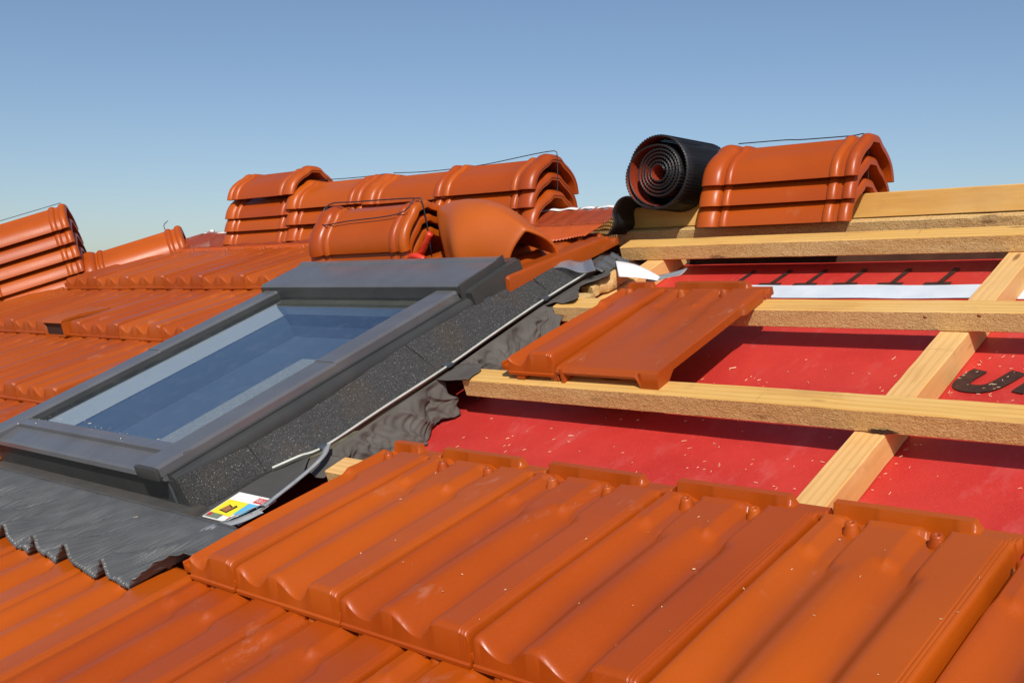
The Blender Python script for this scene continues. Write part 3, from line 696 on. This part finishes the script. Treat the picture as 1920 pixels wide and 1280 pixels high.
# ------------------------------------------------------------------ red ridge roll sheet, black roll
def sheet(name, fn, nu, nv_, uvs, mat, parent=None, mw=None):
    rows = [[fn(i / nu, j / nv_) for i in range(nu + 1)] for j in range(nv_ + 1)]
    uv = [(i / nu * uvs[0], j / nv_ * uvs[1]) for j in range(nv_ + 1) for i in range(nu + 1)]
    return obj(name, grid(rows), mat, parent, mw, uv=uv)
def vent_roll(u0, u1, label, droop=0, hem=.088):
    th_ = thing('ridge_vent_roll', label, 'ridge roll')
    L_ = u1 - u0
    def f1(a, b):
        u = u0 + L_ * a; p = RM @ Vector((u, 1.183 - .115 * b, .052 - .004 * b - droop * b)); return (p.x, p.y, p.z + .002 * math.sin(a * 40))
    o = sheet('mesh_strip', f1, 60, 6, (L_ / .0052, .10 / .0052), MESH_RED, th_); solid(o, .0012)
    def f2(a, b):
        u = u0 + L_ * a; p = RM @ Vector((u, 1.069 - (hem + .008 * math.sin(u * 34)) * b, .0475 - .004 * b - droop + .0014 * math.sin(u * 700) + .004 * math.sin(u * 30) * b)); return tuple(p)
    o = sheet('pleated_edge', f2, int(L_ / .0015), 6, (1, 1), PLEAT_RED, th_); solid(o, .0012)
    def f3(a, b):
        u = u0 + L_ * a; p = RM @ Vector((u, 1.187 - .012 * b, .055 - .001 * b - droop * .2)); return (p.x, p.y, p.z + .0015 * math.sin(a * 33 + 1))
    o = sheet('white_edge', f3, 60, 1, (1, 1), PAPER, th_); solid(o, .0008)
    return th_
vent_roll(-.70, -.385, 'red mesh ridge roll laid between the open ended stack and the black roll')
vent_roll(-2.27, -1.20, 'red mesh ridge roll with corrugated hem under the ridge stacks on the left', .014, .040)
# hip part of red mesh
hr = thing('hip_vent_roll', 'red mesh hip roll poking out between the laid hip tile and leftmost ridge stack', 'ridge roll')
def fh(a, b):
    p = hw0 - hdir * (.13 - .16 * a) + yv * (-.09 + .17 * b) + zv * (.018 + .03 * math.sin(b * 3.14)); return tuple(p)
o = sheet('mesh_strip', fh, 30, 12, (32, 34), MESH_RED, hr); solid(o, .0012)
def fh2(a, b):
    p = hw0 + hdir * (.028 + .014 * a) + yv * (-.085 + .16 * b) + zv * (.021 + .03 * math.sin(b * 3.14)); return tuple(p)
o = sheet('white_edge', fh2, 2, 12, (1, 1), PAPER, hr); solid(o, .001)

br = thing('black_mesh_roll', 'loosely coiled black ridge mesh roll standing on the ridge beam', 'mesh roll')
Y0, Y1 = .975, 1.175; CX, CZ = -.240, .562
def coil(th):
    t = th / (2 * math.pi)                       # 0..turns
    if t < 5.0: r = .016 + .0082 * t + .0016 * math.sin(th * 1.0 + 1) * min(1, t / 3) + .0022 * lattice_noise((t * 1.9, 3, 0))
    else: r = interp([(5.0, .057), (5.15, .059), (5.3, .064), (5.42, .078), (5.50, .088), (5.58, .090), (5.7, .084), (5.85, .079), (6.0, .078), (6.2, .082), (6.35, .083), (6.5, .080), (6.75, .077), (7, .077)], t)
    return r
def coil_pt(th, dr=0):
    r = coil(th) + dr; return CX + r * math.cos(th), CZ + r * math.sin(th)
th0, th1 = 0.2, 2 * math.pi * 6.74
def coil_strip(a0, a1, dr, y0, y1, name, mat, uvw=34, step=.0037, tooth=.0018, flip=False):
    rows = []; th = a0; uv = []; s_ = 0; px = None; i = 0
    while th < a1:
        tt = tooth if i % 2 else -tooth; x, z = coil_pt(th, dr + tt)
        if px: s_ += math.hypot(x - px[0], z - px[1])
        px = (x, z); rows.append([(x, y0 + (y1 - y0) * j / 6 + (0 if j else .0012 * (i % 2)), z) for j in range(7)]); uv += [(s_ / .0045, j / 6 * (y1 - y0) / .0045) for j in range(7)]
        th += step / coil(th); i += 1
    return obj(name, grid(rows), mat, br, uv=uv)
o = coil_strip(th0, th1, 0, Y0, Y1, 'coil', ROLL_BLACK); solid(o, .0026)
o = coil_strip(th0, th1, -.0022, Y0 + .001, Y0 + .05, 'coil_lining', ROLL_RED, tooth=.0008)
o = coil_strip(th0, th1, .0006, Y0 + .004, Y0 + .022, 'coil_band', ROLL_B, tooth=.0002); solid(o, .0016)
# the free tail: from the bottom of the coil out along the ridge to the left
tx, tz = coil_pt(th1)
tail = smooth_path([(CX - .01, 0, CZ - .079), (-.285, 0, .490), (-.305, 0, .503), (-.328, 0, .511), (-.352, 0, .503), (-.368, 0, .478), (-.366, 0, .448), (-.382, 0, .424)], 16)
rows = []; uv = []; s_ = 0
for i, p in enumerate(tail):
    t = (tail[min(i + 1, len(tail) - 1)] - tail[max(i - 1, 0)]).normalized(); nr = Vector((-t.z, 0, t.x)) * (.0014 if i % 2 else -.0014); q = p + nr
    if i: s_ += (p - tail[i - 1]).length
    rows.append([(q.x - .03 * j / 6, Y0 + .003 + (Y1 - Y0) * j / 6, q.z + .012 * j / 6) for j in range(7)]); uv += [(s_ / .0045, j / 6 * (Y1 - Y0) / .0045) for j in range(7)]
solid(obj('tail', grid(rows), ROLL_B, br, uv=uv), .0022)
rows = [[(p.x - .001 * j, Y0 + .002 + .022 * j / 2, p.z + .0012) for j in range(3)] for p in tail]; o = obj('tail_band', grid(rows), ROLL_B, br); solid(o, .0014)

# ------------------------------------------------------------------ skylight
sk = thing('skylight', 'grey framed roof window set in the tiled slope', 'roof window', mw=RM)
UL, UR = -1.045, -.385; N0 = .088
# right and left cover profiles (run up the slope): extr axis 'y' -> (a=x, y, b=z)
def cover(u0, u1, v0, v1, z0, z1, r_=.004):
    return extr([(u0, z0), (u0, z1 - r_), (u0 + r_ * .4, z1 - r_ * .4), (u0 + r_, z1), (u1 - r_, z1), (u1 - r_ * .4, z1 - r_ * .4), (u1, z1 - r_), (u1, z0)], v0, v1, 'y')
for nm, u0, u1 in (('side_cover', UR - .062, UR), ('side_cover', UL, UL + .051)):
    a = cover(u0, u1, -.185, .205, .070, N0 + .0012, .005); b = cover(u0, u1, .205, .575, .071, N0 + .0028, .005)
    o = obj(nm, a, FRAME, sk, angle=30); obj('cover_joint', b, FRAME, o, angle=30)
# front end lip of the right cover
obj('corner_cap', box(UR - .064, UR + .0015, -.190, -.183, .066, .0875, .0015), FRAME_D, sk, angle=30)
# lower frame body under side covers
UB = UR + .022
obj('frame_side', extr([(UR - .05, 0), (UR - .05, .069), (UB - .012, .0685), (UB - .005, .066), (UB - .001, .060), (UB, .052), (UB, .0), ], -.172, .62, 'y'), FRAME_D, sk, angle=30)
obj('frame_side', extr([(UL - .018, 0), (UL - .018, .062), (UL - .012, .068), (UL + .05, .069), (UL + .05, 0)], -.172, .62, 'y'), FRAME_D, sk, angle=30)
obj('frame_seam', extr([(UR - .001, .0695), (UR - .001, .0715), (UR + .0065, .0715), (UR + .0065, .0695)], -.172, .575, 'y'), FRAME_D, sk, smooth=False)
# bottom cover with steps
pb = [(-.178, .060), (-.181, .063), (-.1795, .071), (-.176, .0745), (-.135, .0785), (-.1345, .0865), (-.1325, .0875), (-.118, .0865), (-.1175, .0838), (-.103, .0815), (-.103, .060)]
obj('bottom_cover', extr(pb, UL + .045, UR - .0005, 'x'), FRAME, sk, angle=30)
obj('bottom_face', extr([(-.1745, .060), (-.170, .008), (-.160, .008), (-.160, .060)], UL - .01, UR + .012, 'x'), FRAME_D, sk, angle=30)
obj('bottom_lining', box(UR - .001, UR + .001, -.1765, -.173, .010, .054), CLIP, sk, smooth=False)
obj('sill_profile', extr([(-.206, .016), (-.204, .022), (-.190, .021), (-.160, .012), (-.150, .004), (-.150, .0), (-.204, .0)], UL - .05, UR + .045, 'x'), FLASH, sk, angle=40)
# screws
for u in (-.93, -.60):
    obj('screw', xf(tube([(0, 0, 0), (0, 0, .0018)], .0022, 8), Matrix.Translation((u, -.125, .0868))), STEEL, sk)
# glass beads along the sides
obj('glazing_bead', box(UR - .0685, UR - .061, -.103, .56, .066, .0842), FRAME_D, sk, smooth=False)
obj('glazing_bead', box(UL + .050, UL + .055, -.103, .56, .066, .0842), FRAME_D, sk, smooth=False)
obj('glazing_bead', box(UL + .055, UR - .061, .545, .56, .060, .0842), FRAME_D, sk, smooth=False)
gu0, gu1, gv0, gv1 = UL + .055, UR - .0685, -.104, .546
pane = obj('glass_pane', ([(gu0, gv0, .0745), (gu1, gv0, .0745), (gu1, gv1, .0745), (gu0, gv1, .0745)], [(0, 1, 2, 3)], None), GLASS, sk, smooth=False)
# shaft lining (real recess below the pane)
def quad(a, b, c_, d): return ([a, b, c_, d], [(0, 1, 2, 3)], None)
su0, su1, sv0, sv1, sd = gu0 - .002, gu1 + .002, gv0 - .002, gv1 + .002, -.032; zm = .028
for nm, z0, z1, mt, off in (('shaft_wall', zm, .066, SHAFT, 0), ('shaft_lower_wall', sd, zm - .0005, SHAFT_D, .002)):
    obj(nm, box(su0 - .012, su0 - off, sv0, sv1, z0, z1), mt, sk, smooth=False)
    obj(nm, box(su1 + off, su1 + .012, sv0, sv1, z0, z1), mt, sk, smooth=False)
    obj(nm, box(su0 - .012, su1 + .012, sv1 + off, sv1 + .012, z0, z1), mt, sk, smooth=False)
    obj(nm, box(su0 - .012, su1 + .012, sv0 - .012, sv0 - off, z0, z1), mt, sk, smooth=False)
obj('blind', box(su0 - .012, su1 + .012, sv0 - .012, sv1 + .012, sd - .01, sd - .0005), SHAFT_D, sk, smooth=False)
obj('sunlit_patch', box(-.802, -.730, .02, .42, sd, sd + .010, .002), PATCH, sk, smooth=False)  # raised grey strip paints a patch of sunlight onto the blind
obj('sash_rail', extr([(sv1 - .020, .054), (sv1 - .018, .064), (sv1 + .004, .069), (sv1 + .004, .054)], su0, su1, 'x'), RAIL, sk, smooth=False)
# top hood
hv0, hv1 = .548, .690
hp = [(hv0 + .004, .078), (hv0, .082), (hv0 - .0005, .0985), (hv0 + .003, .1030), (hv0 + .008, .1040), (hv1 - .018, .1060), (hv1 - .014, .1100), (hv1, .1100), (hv1 + .002, .105), (hv1 + .002, .06), (hv0 + .03, .06)]
hood_o = obj('hood', extr(hp, UL - .012, UR + .006, 'x'), FRAME, sk, angle=25)
obj('hood_front', box(UL - .013, UR + .007, hv0 - .0028, hv0 - .0012, .0835, .098), FRAME_D, sk, smooth=False)
obj('hood_side', extr([(hv0 - .001, .060), (hv0 - .001, .100), (hv1 - .02, .107), (hv1 + .004, .1115), (hv1 + .004, .060)], UR + .0062, UR + .010, 'x'), FRAME_D, sk, smooth=False)
obj('hood_side_box', extr([(hv0 + .018, .0), (hv0 + .010, .080), (hv0 + .012, .085), (hv1 + .026, .093), (hv1 + .032, .088), (hv1 + .036, .0)], UR + .0102, UR + .028, 'x'), FRAME_D, sk, angle=25)
obj('hood_back', extr([(hv1 + .003, .0), (hv1 + .003, .094), (hv1 + .040, .0915), (hv1 + .050, .0)], UL - .01, UR + .010, 'x'), FRAME_D, sk, angle=25)
obj('hood_clip', box(UR + .0282, UR + .0305, hv0 + .035, hv0 + .055, .048, .054), CLIP, sk, smooth=False)

# pleated apron below the skylight
def rowB(u, v):
    t = v - (vA - E_); s = ((u + .5 * W) / W) % 1.0; return NN + t * math.sin(TILT) + tile_h(s, max(.012, min(.33, t)))
ap = thing('pleated_apron', 'pleated dark grey flashing apron draped over tiles below the skylight', 'flashing', mw=RM)
def edge_v(u):
    ph = ((u + .171) / (W / 2)) % 1.0
    e = -.381 + .009 * math.exp(-((ph - .22) / .13) ** 2) + .003 * lattice_noise((u * 12, 1, 0))
    e += .085 * sm(-.172, -.128, u) ** 1.3
    return e
nu_, nv_ = 1500, 30; u0, u1 = -1.32, -.128; rows = []
for j in range(nv_ + 1):
    b = j / nv_; row = []
    for i in range(nu_ + 1):
        u = u0 + (u1 - u0) * i / nu_; v = -.2065 + (edge_v(u) + .2065) * b
        us = (u + .016 * b + .004 * lattice_noise((u * 6, b * 2, 1)))
        tgt = rowB(u - .0, max(v, -.40)) + .004; flat_ = .024
        sft = sum(rowB(u + d, v) for d in (-.016, -.008, 0, .008, .016)) / 5 + .005
        n_ = max(flat_ + (sft - flat_) * sm(.05, .85, b), tgt + .0005)
        ph = ((u + .171) / (W / 2)) % 1.0; n_ += .019 * math.exp(-((ph - .22) / .12) ** 2) * sm(.45, 1, b)
        fold = .5 + .9 * max(0, lattice_noise((us * 17, b * 1.2, 5)))
        amp = (.0012 + .0022 * sm(.05, .7, b)) * fold
        n_ += amp * math.sin((us + .010 * lattice_noise((us * 9, 0, 2)) * 1) * 2 * math.pi / .0060)
        n_ += .0070 * sm(.06, .6, b) * (.30 - abs(lattice_noise(((us + b * .03) * 24, b * .35, 8))) ** .8) * 2 + .0030 + .0085 * sm(.05, .6, b) * (.22 - abs(lattice_noise(((us + b * .045) * 62, b * .45, 28))) ** .75)
        row.append((u, v, n_))
    rows.append(row)
o = obj('pleated_sheet', grid(rows), LEAD, ap); solid(o, .0012)
st_rows = []
sb = merge(*[box(-1.30 + .0072 * i, -1.30 + .0072 * i + .0036, -.2165, -.2075, .0235, .0282, .0008) for i in range(156)])
obj('stitched_seam', sb, LEAD, ap, smooth=False)
obj('upper_hem', extr([(-.2070, .018), (-.2070, .0275), (-.2035, .0280), (-.200, .020)], -1.31, -.175, 'x'), FLASH, ap, angle=40)

# side flashing, foam strip, edge rod, clips
sf = thing('side_flashing', 'dark metal gutter flashing along the right side of the skylight', 'flashing', mw=RM)
rows = [[(a, v, z + .0008 * lattice_noise((a * 20, v * 8, 0))) for a, z in [(-.368 + (.136 - .066 * sm(-.06, .05, v)) * q_, zz_) for q_, zz_ in ((0, .002), (.2, -.001), (.45, -.002), (.7, -.001), (.9, .0), (1, .002))]] for v in [-.205 + .0125 * i for i in range(96)]]
o = obj('gutter_sheet', grid(rows), FLASH, sf); solid(o, .001)
# foam
fo = thing('foam_strip', 'granular dark foam seal strip along the right side of the skylight', 'foam seal', mw=RM)
def foam_seg(v0, v1, seed, step):
    rows = []; n_ = max(6, int((v1 - v0) / .008))
    for i in range(n_ + 1):
        v = v0 + (v1 - v0) * i / n_; a = i / n_
        tz_ = interp([(-.2, .063), (-.167, .062), (-.05, .047), (.10, .043), (.16, .044), (.36, .053), (.6, .049), (.70, .046), (.84, .040), (.9, .012), (1, .0)], v) + .0018 * lattice_noise((v * 25, seed, 0))
        tz_ -= step * sm(.92, 1.0, a)
        ub = interp([(-.2, -.352), (-.1, -.340), (-.02, -.330), (.055, -.290), (.374, -.290), (.7, -.304), (1.0, -.300)], v)
        ut = UB + .003 + .0012 * lattice_noise((v * 30, seed, 3)); row = []
        row.append((ut - .001, v, .0)); 
        for k_ in range(9):
            q_ = k_ / 8; x = ut + (ub - ut) * q_; z = tz_ * (1 - q_) ** 1.05 + .004 + .003 * math.sin(q_ * 3.14) + .0012 * lattice_noise((x * 50, v * 40, seed))
            row.append((x, v, z))
        row.append((ub, v, .0)); rows.append(row)
    V, F, _ = grid(rows, cv=True); m_ = len(rows[0]); F = [f[::-1] for f in F]; F += [tuple(range(m_)), tuple(range(n_ * m_, n_ * m_ + m_))[::-1]]
    return V, F, None
for i, (a, b, stp) in enumerate(((-.172, -.0345, .004), (-.0335, .125, -.002), (.1255, .355, .003), (.356, .63, -.001), (.631, .735, .006), (.7355, .885, .004))):
    obj('foam_piece', foam_seg(a, b, i * 3.3, stp), FOAM, fo, angle=50)
rod = thing('edge_strip', 'long pale grey plastic edge strip beside the foam', 'edge strip', mw=RM)
RP_ = [(-.328, -.024, .004), (-.306, .015, .006), (-.284, .055, .006), (-.283, .2, .007), (-.284, .374, .006), (-.292, .54, .007), (-.299, .706, .006), (-.293, .85, .006), (-.291, .938, .004)]
obj('strip', ribbon(smooth_path(RP_, 6), (1, 0, .9), .011, .0035), ROD, rod, smooth=True, angle=30)
for v in (.052, .375, .70):
    u = interp([(p[1], p[0]) for p in RP_], v); obj('clip', box(u - .009, u + .011, v - .007, v + .007, .0065, .0125, .001), CLIP, rod, angle=30)
gs = obj('seal_strip', ribbon(smooth_path([(-.206, -.160, .016), (-.208, -.130, .014), (-.220, -.09, .011), (-.228, -.05, .010), (-.238, -.005, .010), (-.252, .03, .010), (-.276, .058, .009)], 8), (1, 0, .25), .013, .004), TAPE_G, mw=RM)
tag(gs, 'wavy pale grey sealing strip between the sticker and the half tile', 'sealing strip')
gs = obj('folded_tape', merge(ribbon(smooth_path([(-.222, -.250, .026), (-.214, -.215, .027), (-.204, -.18, .020), (-.200, -.145, .016)], 8), (1, .2, -.15), .022, .0015), ribbon(smooth_path([(-.222, -.19, .022), (-.212, -.165, .023), (-.205, -.135, .019)], 6), (1, .5, .3), .020, .0015)), TAPE_G, mw=RM)
tag(gs, 'folded grey adhesive tape stuck over the sticker corner', 'tape')

# sticker with print
stk = thing('sticker', 'white product sticker with yellow and blue panels lying on the skylight flashing', 'sticker', mw=T(-.326, -.172, .0015, 0, 0, 0))
def spanel(nm, pts, z, m): return obj(nm, ([(x, y, z) for x, y in pts], [tuple(range(len(pts)))], None), m, stk, smooth=False)
YEL = mk('yellow print', (.85, .74, .03), (.88, .77, .05), .5, .4, 0, 50, 0); CYA = mk('blue print', (.10, .46, .75), (.12, .5, .8), .5, .4, 0, 50, 0); REDP = mk('red print', (.62, .03, .03), (.66, .04, .04), .5, .4, 0, 50, 0); BRN = mk('brown print', (.36, .14, .05), (.4, .17, .07), .5, .4, 0, 50, 0); GRN = mk('green print', (.16, .2, .13), (.22, .26, .2), .5, .4, 0, 300, 0)
obj('paper', box(0, .100, 0, .075, -.0012, .0008, .0003), PAPER, stk, smooth=False)
spanel('yellow_panel', [(.003, .014), (.058, .012), (.058, .052), (.003, .052)], .0014, YEL)
spanel('blue_panel', [(.0585, .020), (.097, .020), (.097, .052), (.0585, .052)], .0014, CYA)
spanel('picture_strip', [(.003, .0015), (.040, .0015), (.040, .0135), (.003, .0135)], .0014, GRN)
spanel('red_spot', [(.005, .005), (.014, .005), (.014, .0125), (.005, .0125)], .0018, REDP)
spanel('drawing_outline', [(.0165, .0215), (.041, .0185), (.046, .038), (.039, .041), (.036, .0355), (.0225, .040)], .0017, BLACK)
spanel('drawing', [(.0185, .0235), (.038, .0205), (.0425, .037), (.040, .038), (.0365, .0325), (.0235, .0375)], .0021, BRN)
spanel('red_label', [(.062, .056), (.098, .056), (.098, .070), (.062, .070)], .0014, REDP)
def text_mesh(s, size, mw, mat, parent):
    cu = bpy.data.curves.new('t', 'FONT'); cu.body = s; cu.size = size; cu.resolution_u = 3; to = bpy.data.objects.new('t', cu); C.objects.link(to)
    bpy.context.view_layer.update(); me = bpy.data.meshes.new_from_object(to); bpy.data.objects.remove(to)
    me.materials.clear(); me.materials.append(mat_of(mat)); o = bpy.data.objects.new('lettering', me); C.objects.link(o); o.parent = parent; o.matrix_local = mw; return o
text_mesh('VELUX', .0125, Matrix.Translation((.0635, .0588, .0018)) @ Matrix.Diagonal((.80, 1, 1, 1)), PAPER, stk)
spanel('red_spot', [(.060, .004), (.068, .004), (.068, .012), (.060, .012)], .0014, REDP)

# crumpled skirt of underlay between edge strip and battens
def skirt(name, label, v0, v1, seed, lowu, lown, dark=0, amp=.010, cut=None):
    nu2, nv2 = int((v1 - v0) / .0035), 34; rows = []
    for i in range(nu2 + 1):
        v = v0 + (v1 - v0) * i / nu2; ue = interp([(p[1], p[0]) for p in RP_], max(-.02, min(.93, v))) + .002
        lu = lowu(v); ln = lown(v); row = []
        for j in range(nv2 + 1):
            b = j / nv2
            u = ue + (lu - ue) * b ** .8; n_ = -.002 + (ln + .002) * b
            w1 = lattice_noise((v * 15 + b * .8, b * .6, seed)); w2 = .5 - abs(lattice_noise((v * 34 - b * 1.5, b * .9, seed + 4))) ** .8 * 1.8; w3 = .3 - abs(lattice_noise((v * 60 + b * 5, b * 3.5, seed + 9))) ** .8 * 1.4
            e = sm(0, .3, b); u += (amp * 1.7 * w1 + amp * .9 * w2 + amp * .42 * w3) * e; n_ += (amp * .5 * lattice_noise((v * 16, b * 2, seed + 7)) + amp * .2 * w3) * e
            row.append((u, v + amp * 1.0 * lattice_noise((v * 20, b * 3, seed + 2)) * e, max(n_, NM + .003)))
        rows.append(row)
    o = obj(name, grid(rows), SKIRT, mw=RM); solid(o, .0011); tag(o, label, 'underlay skirt', 'crumpled underlay skirts beside the skylight')
    return o
skirt('underlay_skirt', 'crumpled taupe underlay hanging onto the red membrane between front tiles and lowest batten', .035, .345, 1.3,
      lambda v: -.236 - .026 * sm(.12, .33, v) + .010 * math.sin(v * 60), lambda v: NM + .004, amp=.013)
skirt('underlay_skirt', 'small crumpled flap wrapped over the end of the lowest batten', .335, .402, 5.1,
      lambda v: -.196 - .02 * sm(.36, .40, v), lambda v: .003, amp=.005)
skirt('underlay_skirt', 'crumpled taupe underlay behind the loose half tile', .395, .70, 9.7,
      lambda v: -.243 + .008 * math.sin(v * 50), lambda v: NM + .008 + .05 * sm(.62, .70, v), amp=.014)
skirt('underlay_skirt', 'wavy taupe underlay over the middle batten end above the loose half tile', .69, .93, 14.1,
      lambda v: -.235 + .018 * math.sin(v * 47) - .03 * sm(.8, .93, v), lambda v: .010, amp=.008)
skirt('underlay_skirt', 'small taupe flap gathered at the lower end of the edge strip', -.005, .05, 21.0,
      lambda v: -.222, lambda v: -.01, amp=.006)
# splintered wood, paper, film, nail
def splinter(mw, label, L_, w_, h_, seed):
    rows = []
    for i in range(13):
        x = L_ * i / 12; row = []
        for j in range(10):
            a = 2 * math.pi * j / 10; rr_ = 1 + .28 * lattice_noise((x * 60, j * 1.7, seed)) + .15 * lattice_noise((x * 200, j * 3.7, seed)); tp = 1 - .25 * abs(2 * x / L_ - 1)
            row.append((x + .004 * lattice_noise((j * 2.2, seed, i if i in (0, 12) else 0)), w_ * .5 * math.copysign(abs(math.cos(a)) ** .6, math.cos(a)) * rr_ * tp, h_ * .5 * math.copysign(abs(math.sin(a)) ** .6, math.sin(a)) * rr_ * tp))
        rows.append(row)
    V, F, _ = grid(rows, cv=True); F = [f[::-1] for f in F] + [tuple(range(10)), tuple(range(120, 130))[::-1]]
    o = obj('wood_offcut', (V, F, None), PINE_F, mw=mw, angle=50); return tag(o, label, 'wood offcut')
splinter(T(-.262, .80, -.016, 0, 0, 1.35), 'splintered pine offcut under the white paper scrap', .105, .05, .036, 3)
splinter(T(-.275, .735, -.006, 0, 0, .15), 'small splintered wood piece under the wavy underlay, left of the middle batten', .07, .03, .014, 8)
# white backing paper curl
def fpaper(a, b):
    A = Vector((-.278, .940, -.002)); B = Vector((-.192, .828, .004)); Cc = Vector((-.092, .832, -.006)) + Vector((-.012, .02, 0)) * (1 - b)
    p = (A + (B - A) * b) * (1 - a) + Cc * a; p.z += (.016 * math.sin(b * 3.0) * (1 - a) + .010 * math.sin(a * 3.1) * (1 - b * .8)); return tuple(p)
o = sheet('backing_paper', fpaper, 24, 16, (1, 1), PAPER, mw=RM); solid(o, .0007); tag(o, 'curled white backing paper scrap beside the skylight, under the upper batten', 'paper scrap')
def fgrey(a, b):
    u = -.130 + .060 * a - .04 * b * (1 - a); v = .832 + .062 * b + .010 * a * b; return (u, v, -.004 - .012 * (1 - a) + .006 * math.sin(b * 4 + a * 2))
o = sheet('tape_scrap', fgrey, 12, 12, (1, 1), TAPE_G, mw=RM); solid(o, .0008); tag(o, 'grey tape scrap between the white paper and red membrane', 'tape')
def fg2(a, b):
    u = -.292 + .045 * b + .004 * a; v = .845 + .10 * a; return (u, v, .008 + .010 * math.sin(b * 3 + a * 2) + .003 * math.sin(a * 20))
o = sheet('flashing_foil', fg2, 16, 10, (1, 1), LEAD, mw=RM); solid(o, .0008); tag(o, 'thin grey foil strip left of the white paper scrap', 'foil')
def ffilm(a, b):
    u = -.345 + .10 * a - .055 * b; v = .803 + .02 * a + .062 * b; return (u, v, .036 + .004 * b + .005 * math.sin(a * 7) - .016 * a)
o = sheet('plastic_film', ffilm, 20, 8, (1, 1), FILM, mw=RM); solid(o, .0004); tag(o, 'clear plastic film strip at the top end of the foam strip', 'plastic film')
o = obj('nail', merge(tube([(-.240, .99, -.036), (-.226, .955, -.054)], .0014, 8), tube([(-.226, .955, -.054), (-.2254, .9535, -.0548)], .0032, 10)), STEEL, mw=RM); tag(o, 'bent nail hanging under the left end of the upper batten', 'nail')

# ------------------------------------------------------------------ shavings
def shavings(name, label, n_, fn, size=(.0015, .0065)):
    V, F = [], []
    for i in range(n_):
        u, v, z = fn(); a = random.uniform(0, 6.28) if random.random() < .5 else random.gauss(.4, .5); L_ = random.uniform(*size); w_ = random.uniform(.0002, .00055)
        w_ *= .65
        if random.random() < .04: L_ *= 1.8; w_ *= 2
        dx, dy = math.cos(a), math.sin(a); cv_ = random.uniform(-.4, .4); b = len(V)
        for k_ in range(4):
            s_ = (k_ / 3 - .5) * L_; o_ = cv_ * ((k_ / 3 - .5) ** 2) * L_; x = u + dx * s_ - dy * o_; y = v + dy * s_ + dx * o_; zz = z + .0006 + .002 * (k_ / 3) * random.random()
            V += [(x - dy * w_, y + dx * w_, zz), (x + dy * w_, y - dx * w_, zz + .0004), (x, y, zz + .0009)]
        for k_ in range(3):
            p = b + k_ * 3; F += [(p, p + 1, p + 4, p + 3), (p + 1, p + 2, p + 5, p + 4), (p + 2, p, p + 3, p + 5)]
    o = obj(name, (V, F, None), SHAV, mw=RM, smooth=False); tag(o, label, 'shavings', kind='stuff'); return o
def onmem():
    r = random.random()
    if r < .30: return random.uniform(-.2, .5), random.uniform(.0, .34) , NM + .001
    if r < .5: return random.uniform(.05, .52), random.uniform(.38, .66), NM + .001
    if r < .62: return .578 + abs(random.gauss(0, .012)), random.uniform(.10, .66), NM + .001
    if r < .80: return random.uniform(.58, .80), random.uniform(.50, .70), NM + .001
    return random.uniform(.2, 1.5), random.uniform(-.1, .34), NM + .001
shavings('wood_shavings', 'pale pine shavings scattered over the red membrane', 340, onmem)
def onapron():
    u = random.gauss(-.42, .12); v = random.uniform(-.32, -.2); return u, v, .036
shavings('wood_shavings', 'few pine chips lying on the pleated grey apron', 10, lambda: (random.uniform(-.52, -.32), random.uniform(-.30, -.215), .0265), (.006, .012))
def ontile():
    i = random.randint(0, 3); s = random.random(); t = random.uniform(.02, .33); return i * W + s * W, vA + t, NN + t * math.sin(TILT) + tile_h(s, t) + .0006
shavings('wood_shavings', 'sparse pale dust chips on the front row tiles', 34, ontile, (.0010, .0032))
shavings('wood_shavings', 'pale chips caught along the skylight glass bottom edge', 26, lambda: (random.uniform(-.95, -.46), random.uniform(-.112, -.09), .0850), (.001, .004))

# small marks: nail heads and a tar smear where battens cross
def mark(par, u, n, r, h=.0009):
    g = xf(tube([(0, 0, 0), (0, 0, h)], r, 12), Matrix.Translation((u, .0006, n)) @ Matrix.Rotation(math.pi / 2, 4, 'X'))
    obj('nail_head', g, RUST, par)
mark(MIDB, .508 + .262, TB - .010, .0032); mark(MIDB, .592 + .262, TB - .006, .0034)

# tar smear where the lowest batten crosses the counter batten
import itertools
for ch in [o for o in C.objects if o.get('label', '').startswith('lowest bare pine batten')]:
    P_ = [(.787 + .020 * math.cos(a) * (1 + .6 * lattice_noise((a * 3, 1, 0))), -.0009, .0040 + .0036 * math.sin(a) * (1 + .9 * lattice_noise((a * 4, 5, 0)))) for a in [2 * math.pi * k / 40 for k in range(40)]]
    obj('tar_smear', (P_, [tuple(range(40))], None), BLACK, ch, smooth=False)
